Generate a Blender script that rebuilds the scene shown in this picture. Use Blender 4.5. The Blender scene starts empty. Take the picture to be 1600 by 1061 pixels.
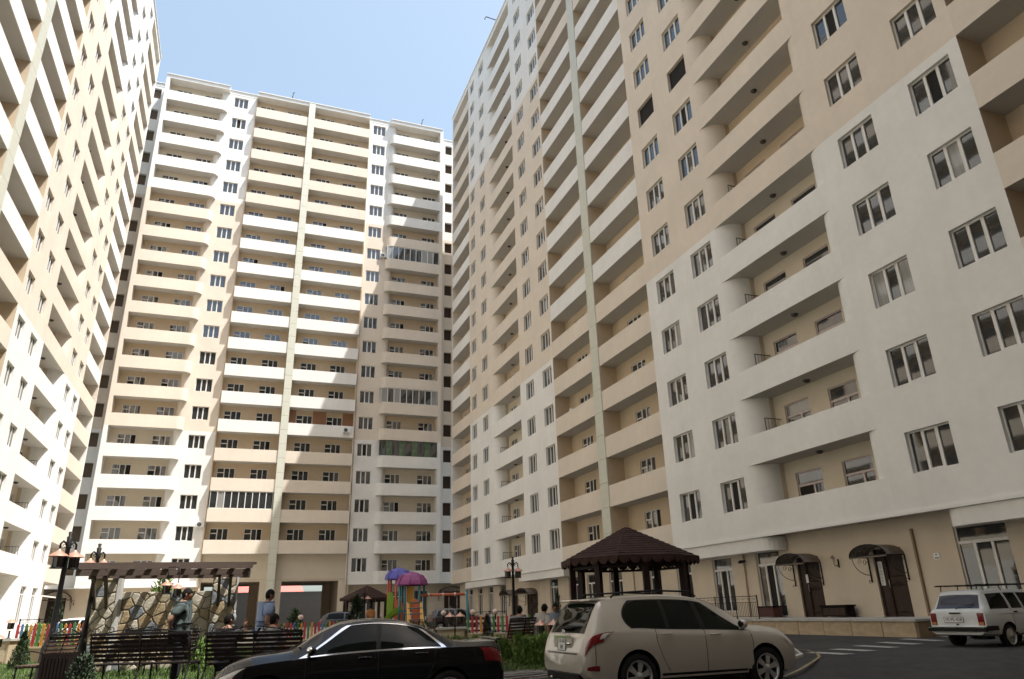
import bpy, bmesh, math, random
from mathutils import Vector, Matrix
R = math.radians
rnd = random.Random(7)
scene = bpy.context.scene
COL = scene.collection

# ------------------------------------------------------------------ camera, light, exposure
PITCH, ROLL, YAW, FPX = 0.3643, -0.0291, 0.3671, 1111.04
cam_d = bpy.data.cameras.new('camera'); cam = bpy.data.objects.new('camera', cam_d); COL.objects.link(cam)
fw = Vector((math.sin(YAW)*math.cos(PITCH), math.cos(YAW)*math.cos(PITCH), math.sin(PITCH)))
rt = Vector((math.cos(YAW), -math.sin(YAW), 0)); up = rt.cross(fw)
rr = rt*math.cos(ROLL) + up*math.sin(ROLL); uu = -rt*math.sin(ROLL) + up*math.cos(ROLL)
cam.matrix_world = Matrix(((rr.x, uu.x, -fw.x, 0), (rr.y, uu.y, -fw.y, 0), (rr.z, uu.z, -fw.z, 0), (0, 0, 0, 1)))
cam_d.sensor_width = 36; cam_d.lens = 36*FPX/1600; cam_d.clip_start = 0.1; cam_d.clip_end = 3000
scene.camera = cam

SUN = Vector((1.0, -0.80, 2.86)).normalized()
world = bpy.data.worlds.new('World'); scene.world = world; world.use_nodes = True
wn = world.node_tree.nodes; wl = world.node_tree.links
sky = wn.new('ShaderNodeTexSky'); sky.sky_type = 'NISHITA'; sky.sun_disc = False
sky.sun_elevation = math.asin(SUN.z); sky.sun_rotation = math.atan2(SUN.x, SUN.y)
sky.air_density = 1.0; sky.dust_density = 3.5; sky.ozone_density = 1.3; sky.altitude = 0
bg = wn['Background']; bg.inputs['Strength'].default_value = 0.12
hz_ = wn.new('ShaderNodeMix'); hz_.data_type = 'RGBA'; hz_.blend_type = 'ADD'; hz_.inputs[0].default_value = 1.0; hz_.inputs['B'].default_value = (0.95, 1.2, 1.12, 1)   # pale summer haze over the blue
wl.new(sky.outputs[0], hz_.inputs['A']); wl.new(hz_.outputs['Result'], bg.inputs['Color'])
sd = bpy.data.lights.new('sun', 'SUN'); sd.energy = 5.0; sd.angle = R(0.53); sd.color = (1.0, 0.98, 0.95)
so = bpy.data.objects.new('sun', sd); COL.objects.link(so)
so.rotation_euler = SUN.to_track_quat('Z', 'Y').to_euler()
scene.view_settings.view_transform = 'Standard'; scene.view_settings.look = 'None'
scene.view_settings.exposure = 0.95; scene.view_settings.gamma = 1.0
scene.view_settings.use_curve_mapping = False

# ------------------------------------------------------------------ materials
MATS = {}
def mat(name, col, rough=0.6, metal=0.0, spec=0.5, coat=0.0, var=0.0, vscale=3.0, bump=0.0, bscale=40.0, emit=None, ior=None, stretch=None, streak=0.0, var2=0.0):
    if name in MATS: return MATS[name]
    m = bpy.data.materials.new(name); m.use_nodes = True
    nt = m.node_tree; b = nt.nodes['Principled BSDF']
    b.inputs['Base Color'].default_value = (*col, 1); b.inputs['Roughness'].default_value = rough
    b.inputs['Metallic'].default_value = metal; b.inputs['Specular IOR Level'].default_value = spec
    b.inputs['Coat Weight'].default_value = coat
    if coat: b.inputs['Coat Roughness'].default_value = 0.03
    if ior: b.inputs['IOR'].default_value = ior
    tc = nt.nodes.new('ShaderNodeTexCoord')
    def mapped(scale):
        mp = nt.nodes.new('ShaderNodeMapping'); mp.inputs['Scale'].default_value = scale
        nt.links.new(tc.outputs['Object'], mp.inputs['Vector']); return mp.outputs[0]
    src = None
    def darken(fac_socket, lo, hi, src):
        r = nt.nodes.new('ShaderNodeMapRange'); r.inputs['From Min'].default_value = 0.3; r.inputs['From Max'].default_value = 0.7
        r.inputs['To Min'].default_value = lo; r.inputs['To Max'].default_value = hi
        nt.links.new(fac_socket, r.inputs['Value'])
        mx = nt.nodes.new('ShaderNodeMix'); mx.data_type = 'RGBA'; mx.blend_type = 'MULTIPLY'; mx.inputs[0].default_value = 1
        if src is None: mx.inputs['A'].default_value = (*col, 1)
        else: nt.links.new(src, mx.inputs['A'])
        nt.links.new(r.outputs[0], mx.inputs['B'])
        return mx.outputs['Result']
    if var:
        n = nt.nodes.new('ShaderNodeTexNoise'); n.inputs['Scale'].default_value = vscale; n.inputs['Detail'].default_value = 6; n.inputs['Roughness'].default_value = 0.62
        nt.links.new(mapped(stretch or (1, 1, 1)), n.inputs['Vector'])
        src = darken(n.outputs['Fac'], 1-var, 1+var*0.4, src)
    if streak:
        n = nt.nodes.new('ShaderNodeTexNoise'); n.inputs['Scale'].default_value = 1.0; n.inputs['Detail'].default_value = 5
        nt.links.new(mapped((1.6, 1.6, 0.10)), n.inputs['Vector'])
        src = darken(n.outputs['Fac'], 1-streak, 1.0, src)
    if var2:
        n = nt.nodes.new('ShaderNodeTexNoise'); n.inputs['Scale'].default_value = vscale*9; n.inputs['Detail'].default_value = 3
        nt.links.new(mapped((1, 1, 1)), n.inputs['Vector'])
        src = darken(n.outputs['Fac'], 1-var2, 1.0+var2*0.3, src)
    if src is not None: nt.links.new(src, b.inputs['Base Color'])
    if bump:
        n = nt.nodes.new('ShaderNodeTexNoise'); n.inputs['Scale'].default_value = bscale; n.inputs['Detail'].default_value = 3
        nt.links.new(mapped((1, 1, 1)), n.inputs['Vector'])
        bp = nt.nodes.new('ShaderNodeBump'); bp.inputs['Strength'].default_value = bump; bp.inputs['Distance'].default_value = 0.02
        nt.links.new(n.outputs['Fac'], bp.inputs['Height']); nt.links.new(bp.outputs[0], b.inputs['Normal'])
    if emit:
        b.inputs['Emission Color'].default_value = (*emit, 1); b.inputs['Emission Strength'].default_value = 1
    MATS[name] = m
    return m

M_WHITE = mat('white_render', (0.79, 0.77, 0.725), 0.85, var=0.08, vscale=0.35, streak=0.035, bump=0.25, bscale=25, var2=0.03)
M_BEIGE = mat('beige_render', (0.72, 0.63, 0.52), 0.85, var=0.08, vscale=0.35, streak=0.035, bump=0.25, bscale=25, var2=0.03)
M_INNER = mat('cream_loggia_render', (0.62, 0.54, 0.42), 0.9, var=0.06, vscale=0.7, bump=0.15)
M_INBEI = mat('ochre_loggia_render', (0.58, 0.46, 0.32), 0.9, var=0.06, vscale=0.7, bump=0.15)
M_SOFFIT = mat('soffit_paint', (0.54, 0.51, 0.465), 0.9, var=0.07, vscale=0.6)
M_GROUND_W = mat('ground_floor_render', (0.62, 0.53, 0.41), 0.85, var=0.08, vscale=0.7, streak=0.06, bump=0.2, bscale=25)
M_STRIPE = mat('pale_green_cladding', (0.58, 0.575, 0.48), 0.5, var=0.06, vscale=1.5)
M_FRAME = mat('white_window_plastic', (0.72, 0.70, 0.66), 0.4, var=0.05)
M_FRAME_PINK = mat('film_covered_window_plastic', (0.58, 0.48, 0.45), 0.5, var=0.25, vscale=8)
M_GLASS = mat('window_glass', (0.03, 0.033, 0.034), 0.03, ior=2.0, bump=0.045, bscale=0.9)
M_GLASS2 = mat('curtained_window_glass', (0.30, 0.30, 0.28), 0.06, ior=1.8, var=0.35, vscale=1.3, stretch=(9, 1, 0.2), bump=0.045, bscale=0.9)
M_GLASSG = mat('green_window_glass', (0.10, 0.16, 0.09), 0.05, ior=1.7, var=0.6, vscale=2)
M_VOID = mat('room_shade_black', (0.012, 0.010, 0.008), 0.9)  # darkness of the room behind, put into a black sheet
M_STAIRL = mat('stairwell_shade_brown', (0.13, 0.095, 0.065), 0.9)  # left stairwell shade as a brown pane colour
M_DKRED = mat('stairwell_shade_dark', (0.05, 0.032, 0.022), 0.9)  # right stairwell shade as a darker pane colour

# ------------------------------------------------------------------ mesh builder
class MB:
    def __init__(s): s.v = []; s.f = []; s.m = []; s.sm = []
    def add(s, vs, fs, mi=0, smooth=False):
        o = len(s.v); s.v += [tuple(v) for v in vs]
        for f in fs: s.f.append(tuple(i+o for i in f)); s.m.append(mi); s.sm.append(smooth)
    def box(s, x0, x1, y0, y1, z0, z1, mi=0):
        if x0 > x1: x0, x1 = x1, x0
        if y0 > y1: y0, y1 = y1, y0
        if z0 > z1: z0, z1 = z1, z0
        v = [(x0,y0,z0),(x1,y0,z0),(x1,y1,z0),(x0,y1,z0),(x0,y0,z1),(x1,y0,z1),(x1,y1,z1),(x0,y1,z1)]
        s.add(v, [(0,3,2,1),(4,5,6,7),(0,1,5,4),(1,2,6,5),(2,3,7,6),(3,0,4,7)], mi)
    def bar(s, p, q, w, h=None, mi=0, upv=(0,0,1)):
        p = Vector(p); q = Vector(q); h = h or w; d = (q-p).normalized(); u0 = Vector(upv)
        if abs(d.dot(u0)) > 0.99: u0 = Vector((0,1,0))
        a = d.cross(u0).normalized()*w/2; b = a.cross(d).normalized()*h/2
        v = [p-a-b, p+a-b, p+a+b, p-a+b, q-a-b, q+a-b, q+a+b, q-a+b]
        s.add(v, [(0,1,2,3),(4,7,6,5),(0,4,5,1),(1,5,6,2),(2,6,7,3),(3,7,4,0)], mi)
    def tube(s, pts, r, n=8, mi=0, cap=True, smooth=True):
        pts = [Vector(p) for p in pts]; rs = r if isinstance(r, (list, tuple)) else [r]*len(pts)
        rings = []; prev = None
        for i, p in enumerate(pts):
            d = (pts[min(i+1, len(pts)-1)] - pts[max(i-1, 0)]).normalized()
            if prev is None: a = d.cross(Vector((0,0,1)) if abs(d.z) < 0.95 else Vector((1,0,0))).normalized()
            else: a = (prev - d*prev.dot(d)).normalized()
            prev = a; b = d.cross(a)
            rings.append([p + (a*math.cos(2*math.pi*k/n) + b*math.sin(2*math.pi*k/n))*rs[i] for k in range(n)])
        v = [q for ring in rings for q in ring]; f = []
        for i in range(len(pts)-1):
            for k in range(n):
                f.append((i*n+k, i*n+(k+1)%n, (i+1)*n+(k+1)%n, (i+1)*n+k))
        if cap: f.append(tuple(range(n-1, -1, -1))); f.append(tuple((len(pts)-1)*n+k for k in range(n)))
        s.add(v, f, mi, smooth)
    def lathe(s, prof, cx=0, cy=0, n=16, mi=0, smooth=True, a0=0.0):
        v = []; f = []
        for r, z in prof:
            for k in range(n):
                a = a0+2*math.pi*k/n; v.append((cx+r*math.cos(a), cy+r*math.sin(a), z))
        for i in range(len(prof)-1):
            for k in range(n): f.append((i*n+k, i*n+(k+1)%n, (i+1)*n+(k+1)%n, (i+1)*n+k))
        s.add(v, f, mi, smooth)
    def ring_y(s, prof, cx, cy, cz, n=24, mi=0, smooth=True):
        # profile (radius, y offset) turned round an axis parallel to Y
        v = []; f = []
        for r, y in prof:
            for k in range(n):
                a = 2*math.pi*k/n; v.append((cx+r*math.cos(a), cy+y, cz+r*math.sin(a)))
        for i in range(len(prof)-1):
            for k in range(n): f.append((i*n+k, (i+1)*n+k, (i+1)*n+(k+1)%n, i*n+(k+1)%n))
        s.add(v, f, mi, smooth)
    def prism(s, poly, z0, z1, mi=0):
        n = len(poly)
        v = [(x, y, z0) for x, y in poly] + [(x, y, z1) for x, y in poly]
        f = [tuple(range(n-1, -1, -1)), tuple(range(n, 2*n))] + [(i, (i+1) % n, n+(i+1) % n, n+i) for i in range(n)]
        s.add(v, f, mi)
    def strip(s, path, z0, z1, mi=0, smooth=False):
        n = len(path)
        v = [(x, y, z0) for x, y in path] + [(x, y, z1) for x, y in path]
        s.add(v, [(i, i+1, n+i+1, n+i) for i in range(n-1)], mi, smooth)
    def sphere(s, c, r, n=10, m=7, mi=0, sc=(1,1,1)):
        v = []; f = []
        for i in range(m+1):
            t = math.pi*i/m
            for k in range(n):
                a = 2*math.pi*k/n
                v.append((c[0]+sc[0]*r*math.sin(t)*math.cos(a), c[1]+sc[1]*r*math.sin(t)*math.sin(a), c[2]+sc[2]*r*math.cos(t)))
        for i in range(m):
            for k in range(n): f.append((i*n+k, (i+1)*n+k, (i+1)*n+(k+1)%n, i*n+(k+1)%n))
        s.add(v, f, mi, True)
    def mesh(s, name, mats):
        me = bpy.data.meshes.new(name); me.from_pydata(s.v, [], s.f)
        for m in (mats if isinstance(mats, (list, tuple)) else [mats]): me.materials.append(m)
        me.polygons.foreach_set('material_index', s.m); me.polygons.foreach_set('use_smooth', s.sm)
        me.update(); return me
    def build(s, name, mats, parent=None, **kw):
        return link(name, s.mesh(name, mats), parent, **kw)

def link(name, me, parent=None, loc=(0,0,0), rot=None, label=None, cat=None, group=None, kind=None):
    o = bpy.data.objects.new(name, me); COL.objects.link(o); o.location = loc
    if rot: o.rotation_euler = rot
    if parent: o.parent = parent
    tag(o, label, cat, group, kind); return o
def tag(o, label=None, cat=None, group=None, kind=None):
    if label: o['label'] = label
    if cat: o['category'] = cat
    if group: o['group'] = group
    if kind: o['kind'] = kind
def thing(name, label, cat, loc=(0,0,0), rz=0, group=None):
    o = bpy.data.objects.new(name, None); COL.objects.link(o); o.location = loc; o.rotation_euler = (0, 0, rz)
    tag(o, label, cat, group); return o
KIDS = {}
def copy_tree(o, parent=None):
    if not KIDS:
        for q in bpy.data.objects:
            if q.parent: KIDS.setdefault(q.parent.name, []).append(q)
    def rec(a, par):
        c = a.copy(); COL.objects.link(c)
        if par: c.parent = par
        for ch in KIDS.get(a.name, []): rec(ch, c)
        return c
    return rec(o, parent)
def dup(o, loc, rz, label, group=None):
    KIDS.clear(); c = copy_tree(o); c.location = loc; c.rotation_euler = (0, 0, rz); c['label'] = label
    if group: c['group'] = group
    return c
def bevel(o, w, seg=2, ang=35):
    b = o.modifiers.new('bevel', 'BEVEL'); b.width = w; b.segments = seg; b.limit_method = 'ANGLE'; b.angle_limit = R(ang)
    return o
def hit(px, py, x=None, y=None, z=None):
    """point of the place seen at photo pixel (px, py) on the plane x=, y= or z="""
    d = rr*((px-800)/FPX) - uu*((py-530.5)/FPX) + fw
    k = x/d.x if x is not None else y/d.y if y is not None else z/d.z
    return d*k
def seen(p, m=60):
    p = Vector(p); c = p.dot(fw)
    if c < 1: return False
    u = 800+FPX*p.dot(rr)/c; v = 530.5-FPX*p.dot(uu)/c
    return -m < u < 1600+m and -m < v < 1061+m
GZ = -1.2
def xy(px, d, py=None):
    """ground-plan point straight ahead at eye level, seen in photo column px at camera depth d"""
    a = rr*((px-800)/FPX)+fw; b = -uu/FPX; k = -a.z/b.z; v = a+b*k; v = v*(d/v.dot(fw)); return v.x, v.y
def ground_z(x, y):
    t = (0.25*x+y-14.0)/2.2; t = max(0, min(1, t)); t = t*t*(3-2*t)
    return -1.48 + 0.28*t
# ------------------------------------------------------------------ the three apartment blocks
H = 3.3
def wall(mb, x0, x1, z0, z1, holes, y=0.0, dep=0.22, mi=0):
    """face at y with rectangular holes (a, b, c, d) and reveals running inwards"""
    hs = [h for h in holes if h[1] > x0 and h[0] < x1 and h[3] > z0 and h[2] < z1]
    hs = [(max(h[0], x0), min(h[1], x1), max(h[2], z0), min(h[3], z1)) for h in hs]
    xs = sorted({x0, x1} | {round(h[0], 4) for h in hs} | {round(h[1], 4) for h in hs})
    for xa, xb in zip(xs, xs[1:]):
        xm = (xa+xb)/2; col = sorted([h for h in hs if h[0]-1e-3 < xm < h[1]+1e-3], key=lambda h: h[2])
        z = z0
        for h in col + [(0, 0, z1, z1)]:
            if h[2] > z+1e-4: mb.add([(xa,y,z),(xb,y,z),(xb,y,h[2]),(xa,y,h[2])], [(0,1,2,3)], mi)
            z = h[3]
    for a, b, c, d in hs:
        e = y+dep
        mb.add([(a,y,c),(b,y,c),(b,y,d),(a,y,d),(a,e,c),(b,e,c),(b,e,d),(a,e,d)], [(0,4,5,1),(1,5,6,2),(2,6,7,3),(3,7,4,0)], mi)

FR = {}
def win_frame(w, h, kind):
    """window casing as one mesh, and the pane rectangles inside it"""
    key = (round(w, 2), round(h, 2), kind)
    if key in FR: return FR[key]
    mb = MB(); t = 0.055; y0, y1 = 0.0, 0.07
    mb.box(0, w, y0, y1, 0, t); mb.box(0, w, y0, y1, h-t, h); mb.box(0, t, y0, y1, t, h-t); mb.box(w-t, w, y0, y1, t, h-t)
    panes = []
    if kind == 'triple':
        xs = [0.0, w*0.335, w*0.665, w]
        for i in (1, 2): mb.box(xs[i]-0.045, xs[i]+0.045, y0-0.012, y1, t, h-t)
        for i in range(3):
            a = xs[i]+(t if i == 0 else 0.045); b = xs[i+1]-(t if i == 2 else 0.045); panes.append((a, b, t, h-t))
        a, b, c, d = panes[1]; e = 0.035
        for q in ((a, a+e, c, d), (b-e, b, c, d), (a+e, b-e, c, c+e), (a+e, b-e, d-e, d)): mb.box(q[0], q[1], y0-0.02, y1, q[2], q[3])
    elif kind == 'door':
        xd = w*0.40; zt = h-0.52
        mb.box(xd-0.05, xd+0.05, y0-0.012, y1, t, h-t); mb.box(t, xd-0.05, y0-0.012, y1, zt-0.045, zt+0.045)
        xm = (xd+w)/2; mb.box(xm-0.045, xm+0.045, y0-0.012, y1, 0.9, h-t); mb.box(xd+0.05, w-t, y0, y1, t, 0.9)
        panes = [(t, xd-0.05, zt+0.045, h-t), (t, xd-0.05, t, zt-0.045), (xd+0.05, xm-0.045, 0.9, h-t), (xm+0.045, w-t, 0.9, h-t)]
    elif kind == 'shop':
        zt = h-0.62
        mb.box(t, w-t, y0-0.012, y1, zt-0.05, zt+0.05); xs = [0, w/3, 2*w/3, w] if w > 1.3 else [0, w/2, w]
        for x in xs[1:-1]: mb.box(x-0.05, x+0.05, y0-0.012, y1, t, zt-0.05)
        panes = [(t, w-t, zt+0.05, h-t)]
        for i in range(len(xs)-1): panes.append((xs[i]+0.055, xs[i+1]-0.055, t, zt-0.05))
    elif kind == 'tee':
        zt = h-0.62; xd = w*0.62
        mb.box(t, w-t, y0-0.012, y1, zt-0.05, zt+0.05); mb.box(xd-0.05, xd+0.05, y0-0.012, y1, t, zt-0.05)
        panes = [(t, w-t, zt+0.05, h-t), (t, xd-0.05, t, zt-0.05), (xd+0.05, w-t, t, zt-0.05)]
    FR[key] = (mb.mesh('window', M_FRAME), panes, mb)
    return FR[key]
PANE = {}
def pane_mesh(w, h, m):
    k = (round(w, 2), round(h, 2), m.name)
    if k not in PANE:
        mb = MB(); mb.box(-w/2, w/2, 0, 0.02, -h/2, h/2); PANE[k] = mb.mesh('pane', m)
    return PANE[k]
ALLP = {}
def window(parent, x, z, w, h, kind, y, fine=True, open_p=None, frame_mat=None, glass=None, name='window'):
    me, panes, mb = win_frame(w, h, kind)
    if frame_mat:
        k2 = ('pm', round(w, 2), round(h, 2), kind)
        if k2 not in FR: FR[k2] = mb.mesh('window', frame_mat)
        me = FR[k2]
    o = link(name, me, parent, loc=(x, y, z))
    if not fine:   # far away: the three lights joined in one pane mesh
        key = (round(w, 2), round(h, 2), kind, open_p, (glass or M_GLASS).name)
        if key not in ALLP:
            pm = MB()
            for i, (a, b, c, d) in enumerate(panes): pm.box(a, b, 0.03 if i != open_p else 0.06, 0.05 if i != open_p else 0.065, c, d, 1 if i == open_p else 0)
            ALLP[key] = pm.mesh('pane', [glass or M_GLASS, M_VOID])
        p = link('pane', ALLP[key], o); p.rotation_euler = (R(rnd.uniform(-.5, .5)), 0, R(rnd.uniform(-.5, .5)))
        return o
    for i, (a, b, c, d) in enumerate(panes):
        m = M_VOID if i == open_p else (glass or (M_GLASS2 if rnd.random() < 0.05 else M_GLASS))
        p = link('pane', pane_mesh(b-a, d-c, m), o, loc=((a+b)/2, 0.04, (c+d)/2))
        p.rotation_euler = (R(rnd.uniform(-.7, .7)), 0, R(rnd.uniform(-.9, .9)))
    return o

def bands(L1, top):
    L = lambda k: L1+(k-1)*H
    return [(L1, L(6), 0), (L(6), L(15), 1), (L(15), top, 2)]
def arc(sa, sb_dir, Rr, y, n=7):
    """plan points of a wall that rounds inwards from (sa, y); sb_dir = +1 when the loggia lies on the +x side"""
    return [(sa+sb_dir*Rr*math.sin(R(90)*i/n), y+Rr-Rr*math.cos(R(90)*i/n)) for i in range(n+1)]

BALC = {}
def balcony(parent, x0, x1, z, m, y=0.0, ydep=1.5, roundL=0, roundR=0, ret=0.0, hgt=1.4, mi_soff=M_SOFFIT):
    """slab and parapet as one part; local origin at its left end"""
    w = x1-x0; key = (round(w, 3), m.name, y, ydep, roundL, roundR, ret, hgt)
    if key not in BALC:
        mb = MB(); t = 0.14
        # outer plan path, from left return to right return
        def path(off):
            P = []
            if ret > 0 or roundL:
                r_ = max(roundL-off, 0.0)
                P.append((off, ret if ret else roundL))
                if roundL: P += [(roundL-(roundL-off)*math.cos(R(15*i)), roundL-(roundL-off)*math.sin(R(15*i))) for i in range(0, 7)]
                else: P.append((off, off))
            else: P.append((0, off))
            if ret > 0 or roundR:
                if roundR: P += [(w-roundR+(roundR-off)*math.sin(R(15*i)), roundR-(roundR-off)*math.cos(R(15*i))) for i in range(0, 7)]
                else: P.append((w-off, off))
                P.append((w-off, ret if ret else roundR))
            else: P.append((w, off))
            return [p for i, p in enumerate(P) if i == 0 or (Vector(p)-Vector(P[i-1])).length > 1e-4]
        po = path(0.0); pi_ = path(t)
        n = len(po)
        if len(pi_) != n: pi_ = po[:]
        zb, zt = 0.0, hgt
        v = [(a, b, zb) for a, b in po]+[(a, b, zt) for a, b in po]+[(a, b, zt) for a, b in pi_]+[(a, b, 0.2) for a, b in pi_]
        f = []
        for i in range(n-1):
            f += [(i, i+1, n+i+1, n+i), (n+i, n+i+1, 2*n+i+1, 2*n+i), (2*n+i, 2*n+i+1, 3*n+i+1, 3*n+i)]
        f += [(0, n, 2*n, 3*n), (n-1, 4*n-1, 3*n-1, 2*n-1)]
        mb.add(v, f, 0, bool(roundL or roundR))
        poly = po[:] + [(po[-1][0], ydep), (po[0][0], ydep)]
        e = 0.004
        mb.add([(a, b, 0) for a, b in poly], [tuple(range(len(poly)-1, -1, -1))], 1)
        mb.add([(a, b, 0.2) for a, b in poly], [tuple(range(len(poly)))], 1)
        me = mb.mesh('balcony', [m, mi_soff])
        if roundL or roundR: me.set_sharp_from_angle(angle=R(40))
        BALC[key] = me
    return link('balcony', BALC[key], parent, loc=(x0, y, z))

M_LAMPDK = mat('dark_lamp_metal', (0.05, 0.045, 0.04), 0.5)
sl = MB(); sl.lathe([(0.0, -0.13), (0.10, -0.12), (0.15, -0.07), (0.17, 0.0)], n=10)
SOFLAMP = sl.mesh('ceiling_lamp', M_LAMPDK)

def see_inner(wx, wy_par, wy_in, ztop_par, ztop_win):
    return True
class Block:
    def __init__(s, name, label, cat, loc, rz, L1, flip):
        s.root = thing(name, label, cat, loc, rz); s.L1 = L1; s.top = L1+19*H; s.flip = flip
        s.wb = [MB() for _ in range(3)]; s.sb = [MB() for _ in range(3)]; s.loc = Vector(loc); s.rz = rz
        s.mw = Matrix.Translation(s.loc) @ Matrix.Rotation(rz, 4, 'Z')
    def L(s, k): return s.L1+(k-1)*H
    def world(s, x, y, z): return s.mw @ Vector((x, y, z))
    def wall_cols(s, x0, x1, wins, y, arcs=()):
        """window wall over all floors in three colour bands"""
        holes = [(a, b, s.L(k)+1.33, s.L(k)+2.87) for k in range(1, 20) for a, b in wins]
        for i, (z0, z1, _) in enumerate(bands(s.L1, s.top)):
            mb = MB(); wall(mb, x0, x1, z0, z1, holes, y)
            for pts in arcs: mb.strip(pts if pts[0][0] < pts[-1][0] else pts[::-1], z0, z1, smooth=True)
            mb.build('wall', (M_WHITE, M_BEIGE, M_WHITE)[i], s.root)
    def visible_in(s, xm, y_par, y_in, k, ztop=2.75):
        wp = s.world(xm, y_in, s.L(k)+ztop)
        if not seen(wp): return False
        # sight line over the parapet
        n = (s.world(0, 1, 0)-s.world(0, 0, 0)); d_in = (wp).dot(n); d_par = s.world(xm, y_par, 0).dot(n)
        zc = wp.z*d_par/d_in            # height where the ray to the window head crosses the parapet plane (camera at the origin)
        return zc > s.L(k)+1.4+s.loc.z-0.35

def build_wins(B, wins, y, fine, opens, gl=None):
    for k in range(1, 20):
        for j, (a, b) in enumerate(wins):
            if not seen(B.world((a+b)/2, y, B.L(k)+2), 120): continue
            op = opens(k, j)
            if op == 'hole': link('opening_shade_pane', pane_mesh(b-a, 1.54, M_VOID), B.root, loc=((a+b)/2, y+0.21, B.L(k)+2.1)); continue  # black sheet stands for the dark room
            window(B.root, a, B.L(k)+1.33, b-a, 1.54, 'triple', y+0.15, fine, op)

def loggia(B, x0, x1, y_par, y_in, wins, ks, band_inner, side=True, kind='door', fine=False, sides=(0, 0), fmat=None, skip=(), win_w=1.85, ydx=0.0):
    """back wall, side walls and windows of a stack of loggias between x0 and x1"""
    holes = [(a, a+win_w, B.L(k)+0.25, B.L(k)+2.72) for k in ks for a in wins]
    for i, (z0, z1, _) in enumerate(bands(B.L1, B.top)):
        z0 = max(z0, B.L(ks[0]))
        if z1 <= z0: continue
        mb = MB()
        wall(mb, x0+sides[0], x1-sides[1], z0, z1, holes, y_in, 0.12)
        if side:
            ys = y_par+0.002
            if not sides[0]: mb.add([(x0, ys, z0), (x0, y_in, z0), (x0, y_in, z1), (x0, ys, z1)], [(0, 1, 2, 3)])
            if not sides[1]: mb.add([(x1, y_in, z0), (x1, ys, z0), (x1, ys, z1), (x1, y_in, z1)], [(0, 1, 2, 3)])
        if sides[0]: mb.add([(x0+sides[0], y_par+ydx+sides[0], z0), (x0+sides[0], y_in, z0), (x0+sides[0], y_in, z1), (x0+sides[0], y_par+ydx+sides[0], z1)], [(0, 1, 2, 3)])
        if sides[1]: mb.add([(x1-sides[1], y_in, z0), (x1-sides[1], y_par+ydx+sides[1], z0), (x1-sides[1], y_par+ydx+sides[1], z1), (x1-sides[1], y_in, z1)], [(0, 1, 2, 3)])
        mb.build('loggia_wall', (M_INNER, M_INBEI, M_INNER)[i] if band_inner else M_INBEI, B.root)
    for k in ks:
        for a in wins:
            if (k, a) in skip: continue
            if B.visible_in(a+0.9, y_par, y_in, k):
                window(B.root, a, B.L(k)+0.25, win_w, 2.47, kind, y_in+0.06, fine, open_p=(1 if rnd.random() < 0.25 else (3 if rnd.random() < 0.15 and kind == 'door' else None)), frame_mat=fmat)

def colmat(k, straight, first_white=6):
    """paint of the k-th balcony"""
    if straight: return M_BEIGE if (k < first_white or k >= 15) else M_WHITE
    return M_BEIGE if 6 <= k <= 14 else M_WHITE
STRW = {}
def stripe(B, x0, x1, y, z0, z1):
    """cladding band of separate panels with open joints"""
    z = z0; n = 0
    mb = MB(); mb.box(x0+0.05, x1-0.05, y, y+0.2, z0, z1); mb.build('pilaster', mat('cladding_backing', (0.25, 0.24, 0.19), 0.9), B.root)
    key = (round(x1-x0, 2),)
    if key not in STRW:
        p = MB(); w = x1-x0; e = 0.012
        p.box(0, w, -0.03, 0.03, e, H/2-e); STRW[key] = p.mesh('cladding_panel', M_STRIPE)
    while z < z1-0.1:
        o = link('cladding_panel', STRW[key], B.root, loc=(x0, y-0.03+rnd.uniform(0, .006), z))
        if z+H/2 > z1: o.scale.z = (z1-z)/(H/2)
        z += H/2

def soffit_lamps(B, xs, y, ks):
    for k in ks:
        for x in xs:
            p = B.world(x, y, B.L(k)+H)
            if seen(p, 20): link('ceiling_lamp', SOFLAMP, B.root, loc=(x, y, B.L(k)+H-0.005))

BASE = GZ
def openf(prob, which=1):
    return lambda k, j: (which if rnd.random() < prob else None)

# ---- block C: the long tower along the right side (local x = -world Y)
XC, XA, YB = 23.13, -15.14, 84.42
C = Block('apartment_tower', 'tall shaded white and beige tower with two arched entrance canopies behind the parked cars', 'apartment tower', (XC, 0, BASE), R(-90), 2.98-BASE, False)
C.sb2 = [MB() for _ in range(3)]
def wbay(B, x0, x1, wl, lg, wr, fine, opens, fmat=None, Rr=1.05):
    """window bay: windows, rounded loggia, windows"""
    a, b = lg
    B.wall_cols(x0, a, wl, 0.0, [arc(a, 1, Rr, 0.0)])
    B.wall_cols(b, x1, wr, 0.0, [arc(b, -1, Rr, 0.0)])
    build_wins(B, wl+wr, 0.0, fine, opens)
    ks = list(range(1, 20))
    for k in ks: balcony(B.root, a, b, B.L(k), colmat(k, False), 0.0, 1.3)
    loggia(B, a, b, 0.0, 1.3, [a+1.75, b-3.4], ks, True, True, 'door' if not fmat else 'tee', fine, (Rr, Rr), fmat, win_w=1.65)
    soffit_lamps(B, [(a+b)/2], 0.8, ks)
def sbay(B, x0, x1, wins, fine=False, first=1, skip=(), fw_=7, paint=None):
    ks = list(range(first, 20))
    for k in ks: balcony(B.root, x0, x1, B.L(k), (paint or colmat)(k, True, fw_) if not paint else paint(k), 0.0, 1.3)
    loggia(B, x0, x1, 0.0, 1.3, wins, ks, False, True, 'door', fine, (0, 0), None, skip)

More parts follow.
